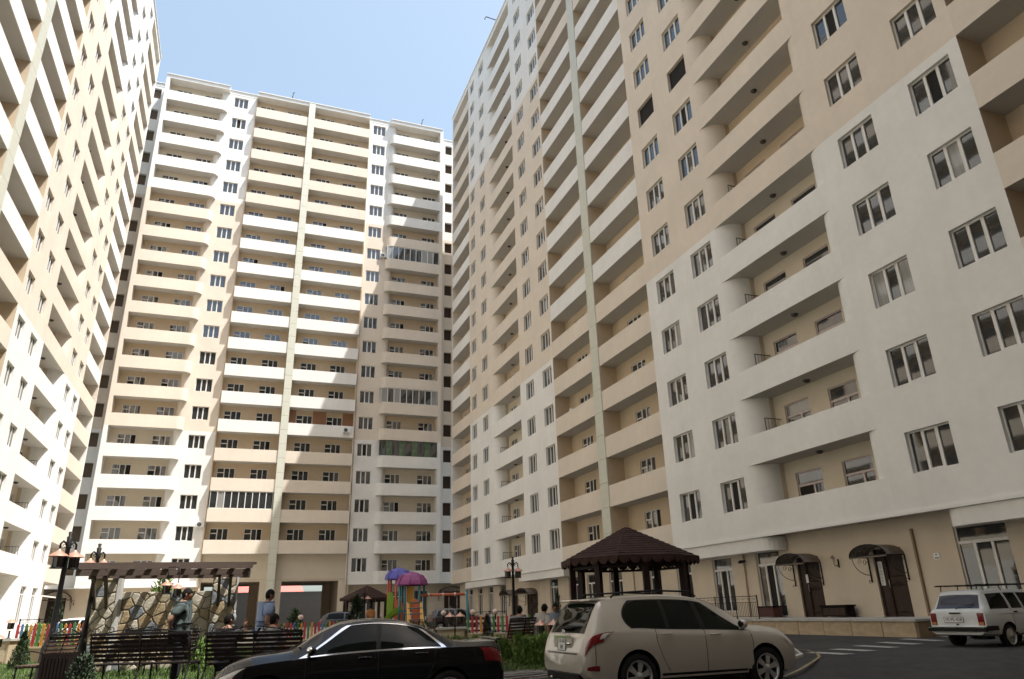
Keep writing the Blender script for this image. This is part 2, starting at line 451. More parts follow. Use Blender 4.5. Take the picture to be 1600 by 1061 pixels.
sbay(C, -81.02, -73.8, [-79.9, -76.4])
wbay(C, -73.8, -50.86, [(-73.1, -71.4), (-69.4, -67.6)], (-66.3, -58.2), [(-56.95, -55.15), (-53.15, -51.25)], False, openf(0.06))
sbay(C, -50.86, -44.0, [-49.0, -45.9])
stripe(C, -44.0, -42.83, 0.0, C.L1, C.top+0.6)
sbay(C, -42.83, -35.75, [-40.7, -37.0], True)
OPC = {(12, 0): 'hole', (13, 1): 'hole', (1, 1): 1, (1, 0): 1, (7, 0): 1, (12, 1): 1, (8, 3): 1, (10, 2): 1}
wbay(C, -35.75, -13.4, [(-34.62, -32.68), (-30.83, -28.9)], (-28.53, -20.5), [(-19.38, -17.5), (-15.67, -13.85)], True,
     lambda k, j: {(1, 0): 1, (1, 1): 1, (9, 0): 'hole', (9, 1): 'hole', (8, 1): 1, (7, 2): 1, (5, 3): 1}.get((k, j), None), M_FRAME_PINK)
sbay(C, -13.4, -6.4, [-11.5, -8.4], True)
stripe(C, -6.4, -5.2, 0.0, C.L1, C.top+0.6)
# the rest of the tower runs on behind the viewpoint
C.wall_cols(-5.2, 34, [], 0.0)
# ends, back and roof
shell = MB()
def slab_shell(mb, x0, x1, y1, z0, z1, yf):
    mb.add([(x0,yf,z0),(x0,y1,z0),(x0,y1,z1),(x0,yf,z1)], [(3,2,1,0)]); mb.add([(x1,yf,z0),(x1,y1,z0),(x1,y1,z1),(x1,yf,z1)], [(0,1,2,3)])
    mb.add([(x0,y1,z0),(x1,y1,z0),(x1,y1,z1),(x0,y1,z1)], [(0,3,2,1)])
slab_shell(shell, -81.28, 34, 15, 0, C.top, 1.71); shell.build('end_wall', M_BEIGE, C.root)
def roof(B, segs, depth, hgt=0.62):
    mb = MB()
    for x0, x1, y in segs:
        mb.box(x0, x1, y-0.02, depth, B.top, B.top+hgt, 0); mb.box(x0-(0.0), x1, y-0.14, depth, B.top+hgt, B.top+hgt+0.10, 0)
    mb.build('roof', M_WHITE, B.root)
roof(C, [(-81.3, -50.86, 0.0)], 15)
m = MB(); m.box(-50.86, 34, -0.02, 15, C.top, C.top+0.04); m.build('roof', M_WHITE, C.root)  # unseen near roof kept low to shift its cast shadow edge

# ---- block A: the sunlit tower on the left (local x = world Y)
A = Block('apartment_tower', 'sunlit cream tower at the left edge, seen steeply from below', 'apartment tower', (XA, 0, BASE), R(90), 3.47-BASE, True)
A.sb2 = [MB() for _ in range(3)]
sbay(A, 74.6, 82.0, [76.2, 79.3])
wbay(A, 51.85, 74.6, [(52.5, 54.2), (56.0, 57.8)], (59.4, 67.4), [(68.6, 70.4), (72.1, 73.8)], False, openf(0.05))
sbay(A, 44.96, 51.85, [46.6, 49.4])
stripe(A, 43.7, 44.96, 0.0, A.L1, A.top+0.6)
sbay(A, 36.8, 43.7, [38.5, 41.3])
wbay(A, 14.1, 36.8, [(14.8, 16.5), (18.3, 20.1)], (21.6, 29.7), [(30.9, 32.7), (34.4, 36.1)], False, openf(0.0))
A.wall_cols(-30, 14.1, [], 0.0)
shell = MB(); slab_shell(shell, -30, 82.28, 15, 0, A.top, 1.71); shell.build('end_wall', M_WHITE, A.root)
roof(A, [(-30, 82.3, 0.0)], 15)

# ---- block B: the block closing the court (local x = world X)
Bb = Block('apartment_block', 'sunlit block closing the court at the back, with gateways and diagonal tower shadow', 'apartment block', (0, YB, BASE), 0.0, 3.22-BASE, False)
Bb.sb2 = [MB() for _ in range(3)]
P = 0.75; XM = 4.02-0.12
wL = (-6.09, -4.35); wR = (12.5, 14.25)
Bb.wall_cols(-7.15, -3.2, [wL], P, [arc(-7.15, -1, 0.58, P)])
Bb.wall_cols(11.89, 15.3, [wR], P, [arc(15.3, 1, 0.58, P)])
build_wins(Bb, [wL, wR], P, False, openf(0.12))
ks = list(range(1, 20))
for k in ks:
    balcony(Bb.root, -14.42, -6.75, Bb.L(k), colmat(k, False), 0.0, 1.35, roundR=0.7, ret=0.0 if False else 0.745)
    balcony(Bb.root, 14.9, 22.58, Bb.L(k), colmat(k, False), 0.0, 1.35, roundL=0.7, ret=0.745)
loggia(Bb, -14.3, -7.15, 0.0, 1.35, [-13.2, -9.75], ks, True, True, 'door', False, (0, 0.58), ydx=P)
loggia(Bb, 15.3, 22.45, 0.0, 1.35, [16.0, 20.0], ks, True, True, 'door', False, (0.58, 0), ydx=P)
def pier(B, x0, x1, y0, y1, g=0.0):
    for i, (z0, z1, _) in enumerate(bands(B.L1, B.top)):
        mb = MB(); mb.box(x0, x1, y0, y1, z0+0.001, z1-0.001); mb.build('pier', (M_WHITE, M_BEIGE, M_WHITE)[i], B.root)
pier(Bb, -14.43, -14.0, -0.01, 2.19); pier(Bb, 22.16, 22.59, -0.01, 2.19)
pier(C, -81.3, -81.0, -0.01, 1.7); pier(A, 81.98, 82.3, -0.01, 1.7)
ks2 = list(range(2, 20))
for k in ks2:
    balcony(Bb.root, -3.2, 3.49, Bb.L(k), colmat(k, True, 6), 0.0, 1.35, ret=0.745)
    balcony(Bb.root, 4.33, 11.89, Bb.L(k), colmat(k, True, 6), 0.0, 1.35, ret=0.745)
RUST = [(7, 5.15), (7, 8.6)]
loggia(Bb, -3.2, 3.49, P, 1.35, [-2.75, 0.75], ks2, False, True, 'door', False)
loggia(Bb, 4.33, 11.89, P, 1.35, [5.25, 8.75], ks2, False, True, 'door', False)
stripe(Bb, 3.49, 4.33, -0.05, 0.0, Bb.top+0.6)
pil = MB(); pil.box(3.52, 4.30, 0.15, 2.35, 0, Bb.top); pil.build('pilaster', M_STRIPE, Bb.root)
# recessed stair slots at both ends, with unglazed openings
for i, (z0, z1, _) in enumerate(bands(Bb.L1, Bb.top)):
    for x0, x1, wx in ((-20, -14.42, (-16.1, -15.1)), (22.58, 27, (23.5, 24.55))):
        holes = [(wx[0], wx[1], Bb.L(k)+1.33, Bb.L(k)+2.9) for k in range(1, 20)]
        mb = MB(); wall(mb, x0, x1, z0, z1, holes, 2.2, 0.35); mb.build('wall', (M_WHITE, M_BEIGE, M_WHITE)[i], Bb.root)
sw = MB()
for k in range(1, 20):
    for a, b in ((-16.1, -15.1), (23.5, 24.55)):
        me = pane_mesh(b-a, 1.57, M_STAIRL if a < 0 else M_DKRED); link('stair_shade_pane', me, Bb.root, loc=((a+b)/2, 2.55, Bb.L(k)+2.115))  # sheets carrying the stairwell shade in their colour
shell = MB(); slab_shell(shell, -20, 27, 14, 4.9, Bb.top, 2.6); shell.build('end_wall', M_WHITE, Bb.root)
roof(Bb, [(-14.42, -6.7, 0.0), (-3.2, 11.89, 0.0), (14.9, 22.58, 0.0)], 14, 0.5)
rb = MB()
for x0, x1, y in ((-6.7, -3.2, P), (11.89, 14.9, P), (-20, -14.42, 2.2), (22.58, 27, 2.2)): rb.box(x0, x1, y-0.03, 14, Bb.top, Bb.top+0.499); rb.box(x0, x1, y-0.13, 14, Bb.top+0.499, Bb.top+0.59)
rb.build('roof', M_WHITE, Bb.root)
# ground sheet
gm = MB(); xs = [-400,-200,-100,-60]+[x for x in range(-40, 60, 2)]+[60,100,200,400]; ys = [-400,-200,-100,-60,-40]+[y for y in range(-30, 100, 2)]+[100,140,200,400]
v = [(x, y, ground_z(x, y)) for y in ys for x in xs]; n = len(xs)
gm.add(v, [(j*n+i, j*n+i+1, (j+1)*n+i+1, (j+1)*n+i) for j in range(len(ys)-1) for i in range(n-1)], smooth=True)
gm.build('ground', mat('asphalt', (0.042, 0.040, 0.038), 0.9, var=0.45, vscale=0.35, bump=0.5, bscale=60, var2=0.35), kind='structure')

def sheet(name, x0, x1, y0, y1, zoff, m, st=2.0):
    mb = MB(); nx = max(1, int((x1-x0)/st)); ny = max(1, int((y1-y0)/st)); v = []
    for j in range(ny+1):
        for i in range(nx+1): x = x0+(x1-x0)*i/nx; y = y0+(y1-y0)*j/ny; v.append((x, y, ground_z(x, y)+zoff))
    mb.add(v, [(j*(nx+1)+i, j*(nx+1)+i+1, (j+1)*(nx+1)+i+1, (j+1)*(nx+1)+i) for j in range(ny) for i in range(nx)], smooth=True); mb.build(name, m, kind='structure')
M_PALE = mat('added_bounce_paving', (0.36, 0.33, 0.28), 0.85, var=0.2, vscale=0.8, bump=0.2)  # unseen pale paving, added to bounce light up the facades
sheet('pavement', XA+0.0, 20.5, 36.0, 100.0, 0.006, M_PALE); sheet('pavement', XA, -9.6, -12.0, 36.0, 0.006, M_PALE)
# ------------------------------------------------------------------ ground floors
M_TRAV = mat('travertine_slabs', (0.47, 0.36, 0.23), 0.6, var=0.22, vscale=2.5, bump=0.15, bscale=15, stretch=(1, 1, 3))
M_CONC = mat('pale_concrete', (0.46, 0.44, 0.40), 0.85, var=0.15, vscale=3, bump=0.2)
M_DOOR = mat('carved_dark_wood', (0.035, 0.017, 0.010), 0.5, spec=0.3, var=0.3, vscale=4, stretch=(6, 6, 0.5))
M_IRON = mat('black_wrought_iron', (0.010, 0.009, 0.009), 0.55, spec=0.25)
M_CANOPY = mat('brown_canopy_sheet', (0.13, 0.10, 0.075), 0.5, var=0.15)
M_COPPER = mat('copper_shade', (0.55, 0.30, 0.22), 0.35, metal=0.5, var=0.15, vscale=20)
M_LAMPGL = mat('frosted_lamp_glass', (0.45, 0.42, 0.36), 0.3)
M_PAPER = mat('paper_notice', (0.72, 0.72, 0.70), 0.8)
M_PIPE = mat('ochre_drain_pipe', (0.24, 0.17, 0.10), 0.6)
M_WOODDK = mat('dark_brown_wood', (0.012, 0.007, 0.006), 0.75, spec=0.15, var=0.3, vscale=5, stretch=(0.5, 6, 6))
M_WOOD = mat('brown_wood', (0.085, 0.05, 0.03), 0.6, var=0.3, vscale=5, stretch=(0.5, 6, 6))
M_METAL = mat('dull_steel', (0.5, 0.5, 0.5), 0.35, metal=0.8)
M_WPLAST = mat('white_enamel', (0.75, 0.75, 0.73), 0.35)
M_BLKPL = mat('black_plastic', (0.012, 0.012, 0.012), 0.5, spec=0.2)

def vwall(B, x0, x1, z0, z1, holes, y, dep, m=M_GROUND_W, name='ground_floor_wall', arcs=()):
    mb = MB(); wall(mb, x0, x1, z0, z1, holes, y, dep)
    for p in arcs: mb.strip(p, z0, z1, smooth=True)
    return mb.build(name, m, B.root)

# tower C: wall set back under a boxed beam, windows, two doors with iron canopies
GC = 0.9
lw = lambda z: z-BASE
cw = [(-77.6, -76.2), (-74.3, -73.0), (-71.0, -69.6), (-67.5, -65.9), (-55.6, -54.0), (-52.0, -50.3), (-48.8, -47.1), (-45.4, -43.6), (-40.1, -38.9), (-37.1, -35.6), (-33.6, -31.95)]
ch = [(a, b, lw(-0.35), lw(2.3)) for a, b in cw] + [(-30.0, -28.3, lw(-0.6), lw(2.36)), (-19.05, -17.1, lw(-0.6), lw(2.44))]
cd = [(-27.25, -25.85), (-22.85, -21.45), (-64.5, -63.0), (-60.7, -58.3)]
vwall(C, -81.0, 34, 0, C.L1, ch+[(a, b, lw(-0.62), lw(1.9 if a > -50 else 1.3)) for a, b in cd], GC, 0.16)
for a, b, c, d in ch: window(C.root, a, c, b-a, d-c, 'shop', GC+0.08, a > -50, open_p=(2 if rnd.random() < 0.4 else None))
def beam(B, x0, x1, rl, rrt, z0=3.51, z1=4.10):
    pts = []
    if rl: pts += [(x0+0.8-0.8*math.cos(R(15*i)), GC-0.05-(GC-0.07)*math.sin(R(15*i))) for i in range(7)]
    else: pts += [(x0, GC), (x0, 0.02)]
    if rrt: pts += [(x1-0.8+0.8*math.sin(R(15*i)), GC-0.05-(GC-0.07)*math.cos(R(15*i))) for i in range(7)]
    else: pts += [(x1, 0.02), (x1, GC)]
    mb = MB(); mb.prism(pts, z0, z1); mb.build('beam', M_WHITE, B.root)
beam(C, -76.0, -66.0, 0, 1); beam(C, -60.2, -50.87, 0, 0); beam(C, -35.73, -27.6, 0, 1); beam(C, -18.75, -13.42, 1, 0); beam(C, -13.38, 34, 0, 0)
sf = MB(); sf.box(-81, 34, 0.03, 1.75, C.L1-0.03, C.L1-0.002); sf.build('soffit', M_SOFFIT, C.root)
ld = MB(); ld.box(-73.8, -50.87, -0.07, 0.03, C.L1-0.07, C.L1+0.04); ld.build('ledge', M_WHITE, C.root)
ld = MB(); ld.box(-35.75, 34, -0.07, 0.03, C.L1-0.07, C.L1+0.04); ld.build('ledge', M_WHITE, C.root)

def carved_door(B, x0, x1, z0, z1, y, paper=None, rz=0):
    w = x1-x0; h = z1-z0
    mb = MB(); mb.box(0, w, 0.02, 0.07, 0, h); mb.box(0, 0.09, -0.02, 0.02, 0, h); mb.box(w-0.09, w, -0.02, 0.02, 0, h); mb.box(0.09, w-0.09, -0.02, 0.02, h-0.09, h)
    xd = w*0.36; mb.box(xd-0.02, xd+0.02, -0.03, 0.02, 0, h-0.09)
    for (a, b, c, d) in ((xd+0.06, w-0.13, 0.15, h*0.45), (xd+0.06, w-0.13, h*0.58, h-0.2)):    # long raised kite
        m = (a+b)/2; zz = (c+d)/2
        mb.add([(a,0.02,c),(b,0.02,c),(b,0.02,d),(a,0.02,d),(m,-0.035,d-0.05),(m,-0.035,c+0.05)], [(0,1,5),(1,2,4,5),(2,3,4),(3,0,5,4)])
    a, b, c, d = xd+0.06, w-0.13, h*0.46, h*0.57
    mb.add([(a,-0.01,c),(b,-0.01,c),(b,-0.01,d),(a,-0.01,d),((a+b)/2,-0.06,(c+d)/2)], [(0,1,4),(1,2,4),(2,3,4),(3,0,4)])
    mb.box(0.13, xd-0.06, -0.01, 0.02, 0.15, h-0.2)
    o = mb.build('door', M_DOOR, B.root); o.location = (x0, y, z0)
    hb = MB(); hb.tube([(xd+0.05, -0.03, h*0.42), (xd+0.05, -0.08, h*0.43), (xd+0.05, -0.08, h*0.53), (xd+0.05, -0.03, h*0.54)], 0.014, 6); hb.build('handle', M_METAL, o)
    if paper:
        pm = MB(); pm.box(paper[0], paper[1], -0.034, -0.031, paper[2], paper[3]); q = pm.build('notice', M_PAPER, o)
        if paper[1]-paper[0] > 0.2:
            tx = MB(); n = int((paper[3]-paper[2])/0.055)
            for i in range(n): tx.box(paper[0]+0.03, paper[1]-0.03-rnd.uniform(0, .08), -0.0365, -0.0342, paper[2]+0.02+i*0.055, paper[2]+0.035+i*0.055)
            tx.build('printed_lines', M_BLKPL, o)
    return o
def scroll(mb, cx, cz, y, r, a0, turns, s=1, th=0.013):
    pts = []
    for i in range(int(14*turns)+1):
        t = i/14; rr_ = r*(1-0.62*t/turns); a = a0+s*2*math.pi*t
        pts.append((cx+rr_*math.cos(a), y, cz+rr_*math.sin(a)))
    mb.tube(pts, th, 5)
def canopy(B, xc, w, zc, dep, y, rise=0.42):
    """barrel canopy on scrolled iron brackets; y is the wall face, out is -y"""
    mb = MB(); n = 12; top = []
    for i in range(n+1):
        a = math.pi*i/n; top.append((xc-w/2*math.cos(a), zc+rise*math.sin(a)))
    v = []
    for yy in (y, y-dep):
        v += [(px, yy, pz) for px, pz in top]+[(px, yy, pz-0.03) for px, pz in top]
    m = n+1; f = []
    for i in range(n): f += [(i, i+1, 2*m+i+1, 2*m+i), (m+i, 3*m+i, 3*m+i+1, m+i+1), (2*m+i, 2*m+i+1, 3*m+i+1, 3*m+i)]
    mb.add(v, f, 0, True); mb.box(xc-w/2-0.02, xc+w/2+0.02, y-dep-0.02, y-dep+0.0, zc-0.07, zc-0.0)
    o = mb.build('canopy', M_CANOPY, B.root)
    g = MB(); g.tube([(px, y-dep-0.01, pz) for px, pz in top], 0.022, 6); g.tube([(xc-w/2, y-dep-0.01, zc), (xc+w/2, y-dep-0.01, zc)], 0.02, 6)
    for i in range(-2, 3): scroll(g, xc+i*w*0.16, zc+0.12+0.07*(2-abs(i)), y-dep-0.01, 0.10, 0.5*i, 1.1, 1 if i % 2 else -1, 0.013)
    g.build('iron_scrollwork', M_IRON, o)
    for s in (-1, 1):
        b = MB(); x = xc+s*(w/2-0.01)
        b.box(x-0.02, x+0.02, y-0.05, y-0.01, zc-0.95, zc); b.box(x-0.015, x+0.015, y-dep, y-0.04, zc-0.04, zc-0.01)
        arcp = [(x, y-0.05-(dep-0.15)*math.cos(R(9*i)), zc-0.05-0.62*(1-math.cos(R(90-9*i))) if False else zc-0.06-0.62*math.sin(R(9*i))) for i in range(11)]
        b.tube(arcp, 0.013, 5)
        pts = []
        for k in range(16): a = 0.5*k; r_ = 0.11*(1-k/22); pts.append((x, y-0.22+r_*math.cos(a), zc-0.2+r_*math.sin(a)))
        b.tube(pts, 0.011, 5)
        pts = [(p[0], p[1]-0.27, p[2]+0.03) for p in pts]; b.tube(pts, 0.010, 5)
        b.tube([(x, y-0.06+0.06*math.cos(0.6*k)-0.06, zc-0.93+0.05*math.sin(0.6*k)) for k in range(9)], 0.011, 5)
        b.build('bracket', M_IRON, o)
carved_door(C, -27.25, -25.85, lw(-0.62), lw(1.9), GC+0.09, (0.40, 0.56, 1.42, 1.78))
carved_door(C, -22.85, -21.45, lw(-0.62), lw(1.9), GC+0.09, (0.12, 0.33, 1.15, 2.05))
canopy(C, -26.6, 1.75, lw(1.62), 0.95, GC); canopy(C, -22.2, 1.8, lw(1.62), 0.95, GC)
carved_door(C, -64.5, -63.0, lw(-0.62), lw(1.3), GC+0.09); carved_door(C, -60.7, -58.3, lw(-0.62), lw(1.3), GC+0.09)
canopy(C, -63.9, 2.2, lw(1.35), 1.0, GC); canopy(C, -59.6, 2.7, lw(1.35), 1.0, GC)
def wall_lantern(B, x, z, y):
    mb = MB(); mb.box(x-0.03, x+0.03, y-0.03, y, z-0.22, z+0.12); mb.tube([(x, y-0.02, z-0.1), (x, y-0.12, z-0.16), (x, y-0.24, z-0.12), (x, y-0.28, z-0.02)], 0.012, 6)
    o = mb.build('lantern', M_IRON, B.root)
    l = MB(); l.lathe([(0.05, z), (0.085, z+0.16)], x, y-0.28, 6, 0, False); l.build('lamp_glass', M_LAMPGL, o)
    c = MB(); c.lathe([(0.13, z+0.16), (0.05, z+0.24), (0.015, z+0.30), (0.0, z+0.33)], x, y-0.28, 6, 0, False); c.build('lamp_cap', M_COPPER, o)
wall_lantern(C, -25.0+0.3, lw(1.55), GC)
dp = MB(); dp.box(-20.78, -20.70, GC-0.10, GC-0.005, lw(-0.6), lw(2.5)); dp.build('drain_pipe', M_PIPE, C.root)
mbx = MB(); mbx.box(-20.05, -19.8, GC-0.03, GC-0.002, lw(1.33), lw(1.55)); mbx.build('number_plate', M_WPLAST, C.root)
mbx = MB(); mbx.box(-20.00, -19.93, GC-0.034, GC-0.031, lw(1.36), lw(1.40)); mbx.box(-19.91, -19.84, GC-0.034, GC-0.031, lw(1.36), lw(1.40)); mbx.box(-19.96, -19.90, GC-0.034, GC-0.031, lw(1.47), lw(1.51)); mbx.build('number_print', M_BLKPL, C.root)
for x in (-49.9, -36.2, -30.9, -42.0):
    dp = MB(); dp.tube([(x, GC-0.07, lw(-1.1)), (x, GC-0.07, C.L1-0.1)], 0.05, 8); dp.build('drain_pipe', mat('cream_pipe', (0.55, 0.45, 0.33), 0.5), C.root)
for x in (-30.9,):
    m = MB(); m.box(x-0.1, x+0.1, GC-0.25, GC-0.01, lw(1.95), lw(2.05)); m.box(x-0.06, x+0.06, GC-0.35, GC-0.2, lw(1.9), lw(2.0)); m.build('security_camera', M_BLKPL, C.root)
cb = MB(); cb.box(-13.3, 34, GC-0.9+0.05, GC+0.0, 0, 0.55); cb.build('plinth', M_TRAV, C.root)
pl = MB(); pl.box(-19.4, -13.3, GC-0.12, GC-0.003, 0, 0.60); pl.build('plinth', M_TRAV, C.root)

# terrace in front of the tower doors: slab edge and travertine facing slabs
ter = thing('entrance_terrace', 'low tan stone terrace in front of the two canopied doors', 'terrace', (21.5, 0, BASE))
tm = MB(); tm.box(0.06, 2.6, 19.25, 36.0, 0.0, 0.5); tm.build('core', M_CONC, ter)
tm = MB(); tm.box(-0.05, 2.55, 19.15, 36.05, 0.5, 0.58); tm.build('paving_top', M_CONC, ter)
sl_ = MB(); sl_.box(0, 0.05, 0.012, 1.388, 0.0, 0.49); SLAB = sl_.mesh('facing_slab', M_TRAV)
for i in range(12):
    o = link('facing_slab', SLAB, ter, loc=(rnd.uniform(-.004, .004), 19.25+1.4*i, 0))
sl_ = MB(); sl_.box(0.06, 2.5, 19.19, 19.245, 0, 0.49); sl_.build('end_slab', mat('travertine_dark', (0.27, 0.19, 0.11), 0.6, var=0.2), ter)
# railing on the terrace edge
def railing(name, label, p, length, rz, h=0.95, bays=2, cat='railing', group=None):
    t = thing(name, label, cat, p, rz, group)
    L_ = length/bays
    for i in range(bays+1):
        m = MB(); m.box(i*L_-0.02, i*L_+0.02, -0.02, 0.02, 0, h+0.03); m.build('post', M_IRON, t)
    for b in range(bays):
        m = MB(); x0 = b*L_+0.02; x1 = (b+1)*L_-0.02
        m.box(x0, x1, -0.015, 0.015, h-0.03, h); m.box(x0, x1, -0.01, 0.01, h-0.27, h-0.25); m.box(x0, x1, -0.01, 0.01, 0.09, 0.11)
        n = max(4, int((x1-x0)/0.11))
        for k in range(1, n): xx = x0+(x1-x0)*k/n; m.box(xx-0.007, xx+0.007, -0.007, 0.007, 0.11, h-0.27)
        ns = max(2, int((x1-x0)/0.3))
        for k in range(ns):
            cx = x0+(x1-x0)*(k+.5)/ns
            for s in (-1, 1): scroll(m, cx+s*0.07, h-0.14, 0, 0.06, math.pi/2*(1-s), 0.9, s, 0.007)
        m.build('rail_panel', M_IRON, t)
    return t
railing('terrace_railing', 'black wrought iron railing on the terrace edge right of the white estate-style jeep', (21.62, 33.4, -0.62), 6.1, R(-90), 0.95, 4)
bx = thing('planter_box', 'low dark wooden chest between the two canopied doors', 'chest', (23.6, 24.75, -0.62), R(-90))
m = MB(); m.box(-0.68, 0.68, -0.22, 0.22, 0.03, 0.42); m.build('body', M_WOODDK, bx); m = MB(); m.box(-0.74, 0.74, -0.27, 0.27, 0.42, 0.48); m.build('lid', M_WOODDK, bx)
for i, (a, b) in enumerate(((-0.6, -0.3), (-0.28, 0.0), (0.02, 0.3), (0.32, 0.6))):
    m = MB(); m.box(a, b, -0.235, -0.221, 0.08, 0.37); m.build('panel', M_DOOR, bx)
bx2 = thing('planter_box', 'dark red wooden chest behind the terrace railing beside the glass door', 'chest', (23.55, 28.9, -0.62), R(-90))
m = MB(); m.box(-0.5, 0.5, -0.25, 0.25, 0.03, 0.45); m.build('body', mat('dark_red_wood', (0.07, 0.018, 0.014), 0.5), bx2); m = MB(); m.box(-0.55, 0.55, -0.3, 0.3, 0.45, 0.5); m.build('lid', M_WOODDK, bx2)

# tower A ground floor
al = [(67.3, 69.6), (71.1, 73.4)]
vwall(A, 67.0-0.6, 74.6, 0, A.L1, [(a+0.3, b-0.3, lw(0.1)-0.0, lw(2.85)) for a, b in al], 0.0, 0.2, M_WHITE, arcs=[arc(67.0-0.6, -1, 1.4, 0.0)[::-1]])
for a, b in al: window(A.root, a+0.3, lw(0.1), b-a-0.6, 2.75, 'shop', 0.12, False)
vwall(A, 58.5, 65.0, 0, A.L1, [(60.3, 62.4, 0.5, 3.4)], 1.4, 0.2)
carved_door(A, 60.3, 62.4, 0.5, 3.1, 1.5); canopy(A, 61.35, 2.6, 3.1, 0.9, 1.4)
vwall(A, -30, 58.5, 0, A.L1, [(a, a+1.5, 1.3, 4.0) for a in (40, 44, 47.5, 52.5, 56)], 0.0, 0.2, M_WHITE, arcs=[arc(58.5, 1, 1.4, 0.0)])
for a in (40, 44, 47.5, 52.5, 56): window(A.root, a, 1.3, 1.5, 2.7, 'shop', 0.12, False)
vwall(A, 74.6, 82.28, 0, A.L1, [], 1.4, 0.2, M_GROUND_W)
sf = MB(); sf.box(-30, 82.28, 0.03, 1.72, A.L1-0.03, A.L1-0.002); sf.build('soffit', M_SOFFIT, A.root)
hd = MB(); hd.box(74.8, 81.8, -0.05, 0.12, 3.45, 3.55); hd.box(74.8, 74.9, -0.05, 0.05, 0.2, 3.45); hd.box(81.7, 81.8, -0.05, 0.05, 0.2, 3.45); hd.build('pipe_frame', M_WHITE, A.root)

# block B ground floor: two gateways through to the yard behind
yg = P+0.2
vwall(Bb, -20, -3.2, 0, Bb.L1, [(-16.8, -15.2, 0, lw(2.4)), (-13.2, -11.5, lw(-0.6), lw(2.6)), (-9.5, -7.9, lw(-0.4), lw(2.6)), (-6.2, -4.5, lw(-0.4), lw(2.6))], 1.6, 0.25)
for a, b in ((-13.2, -11.5), (-9.5, -7.9), (-6.2, -4.5)): window(Bb.root, a, lw(-0.5), b-a, 3.0, 'shop', 1.75, False)
carved_door(Bb, -16.8, -15.2, 0.0, lw(2.4), 1.7); canopy(Bb, -16.0, 2.6, lw(2.2), 0.9, 1.6, 0.8)
wall_lantern(Bb, -14.5, lw(1.9), 1.6)
vwall(Bb, 12.35, 27, 0, Bb.L1, [(14.0, 15.6, lw(-0.4), lw(2.5)), (17.4, 19.0, lw(-0.4), lw(2.5)), (20.0, 21.6, lw(-0.4), lw(2.5)), (23.6, 25.6, 0, lw(2.35))], 1.6, 0.25)
for a in (14.0, 17.4, 20.0): window(Bb.root, a, lw(-0.4), 1.6, 2.9, 'shop', 1.75, False)
carved_door(Bb, 23.6, 25.6, 0, lw(2.35), 1.7); canopy(Bb, 24.4, 3.0, lw(2.25), 0.9, 1.6, 0.6)
sf = MB(); sf.box(-20, -3.2, 0.0, 2.6, Bb.L1-0.03, Bb.L1-0.002); sf.box(12.35, 27, 0.0, 2.6, Bb.L1-0.03, Bb.L1-0.002); sf.build('soffit', M_SOFFIT, Bb.root)
GT = lw(3.67)
gw = [(-3.0, 2.87, -0.5, GT), (5.11, 11.2, -0.5, GT)]
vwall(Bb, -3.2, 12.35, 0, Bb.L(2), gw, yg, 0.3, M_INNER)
md = MB(); md.box(-3.2, 12.3, yg-0.06, yg-0.001, GT+0.16, GT+0.30); md.build('moulding', M_GROUND_W, Bb.root)
sf = MB(); sf.box(-3.2, 11.9, 0.0, 2.3, Bb.L(2)-0.03, Bb.L(2)-0.002); sf.build('soffit', M_SOFFIT, Bb.root)
M_TUN = mat('gateway_plaster', (0.36, 0.28, 0.20), 0.9, var=0.1)
tn = MB()
for x0, x1, _, _ in gw:
    tn.box(x0-0.25, x0-0.01, yg+0.31, 14, 0, GT+0.3); tn.box(x1+0.01, x1+0.25, yg+0.31, 14, 0, GT+0.3); tn.box(x0-0.01, x1+0.01, yg+0.31, 14, GT+0.02, GT+0.3)
    tn.box(x1-0.9, x1, 8, 8.5, 0, GT)
tn.build('gateway_walls', M_TUN, Bb.root)
for a in (-3.2, 11.95):
    pp = MB(); pp.tube([(a-0.08 if a < 0 else a+0.1, P-0.06, 3.0), (a-0.08 if a < 0 else a+0.1, P-0.06, Bb.top-0.1)], 0.06, 8); pp.build('drain_pipe', mat('tan_pipe', (0.55, 0.42, 0.28), 0.5), Bb.root)

# beyond the gateways
yw = thing('yard_wall', 'plain grey wall of the yard seen through the gateways', 'wall', (7, YB+24, BASE)); m = MB(); m.box(-25, 25, 0, 0.3, 0, 4.4); m.build('wall_face', mat('grey_render', (0.27, 0.225, 0.18), 0.9, var=0.1, vscale=1), yw)
m = MB(); m.box(-25.05, 25.05, -0.05, 0.35, 4.4, 4.5); m.build('coping', M_CONC, yw)
rh = thing('red_roofed_house', 'house with a red roof beyond the grey yard wall', 'house', (9.0, YB+38, BASE))
m = MB(); m.box(-8, 1.5, 0, 7, 0, 4.4); m.build('wall', M_GROUND_W, rh)
m = MB(); m.add([(-8.5,-0.5,4.4),(2,-0.5,4.4),(2,7.5,4.4),(-8.5,7.5,4.4),(-7,3.5,8.4),(0.5,3.5,8.4)], [(0,1,5,4),(1,2,5),(2,3,4,5),(3,0,4),(0,3,2,1)]); m.build('roof', mat('red_sheet_roof', (0.50, 0.10, 0.07), 0.55, var=0.1), rh)

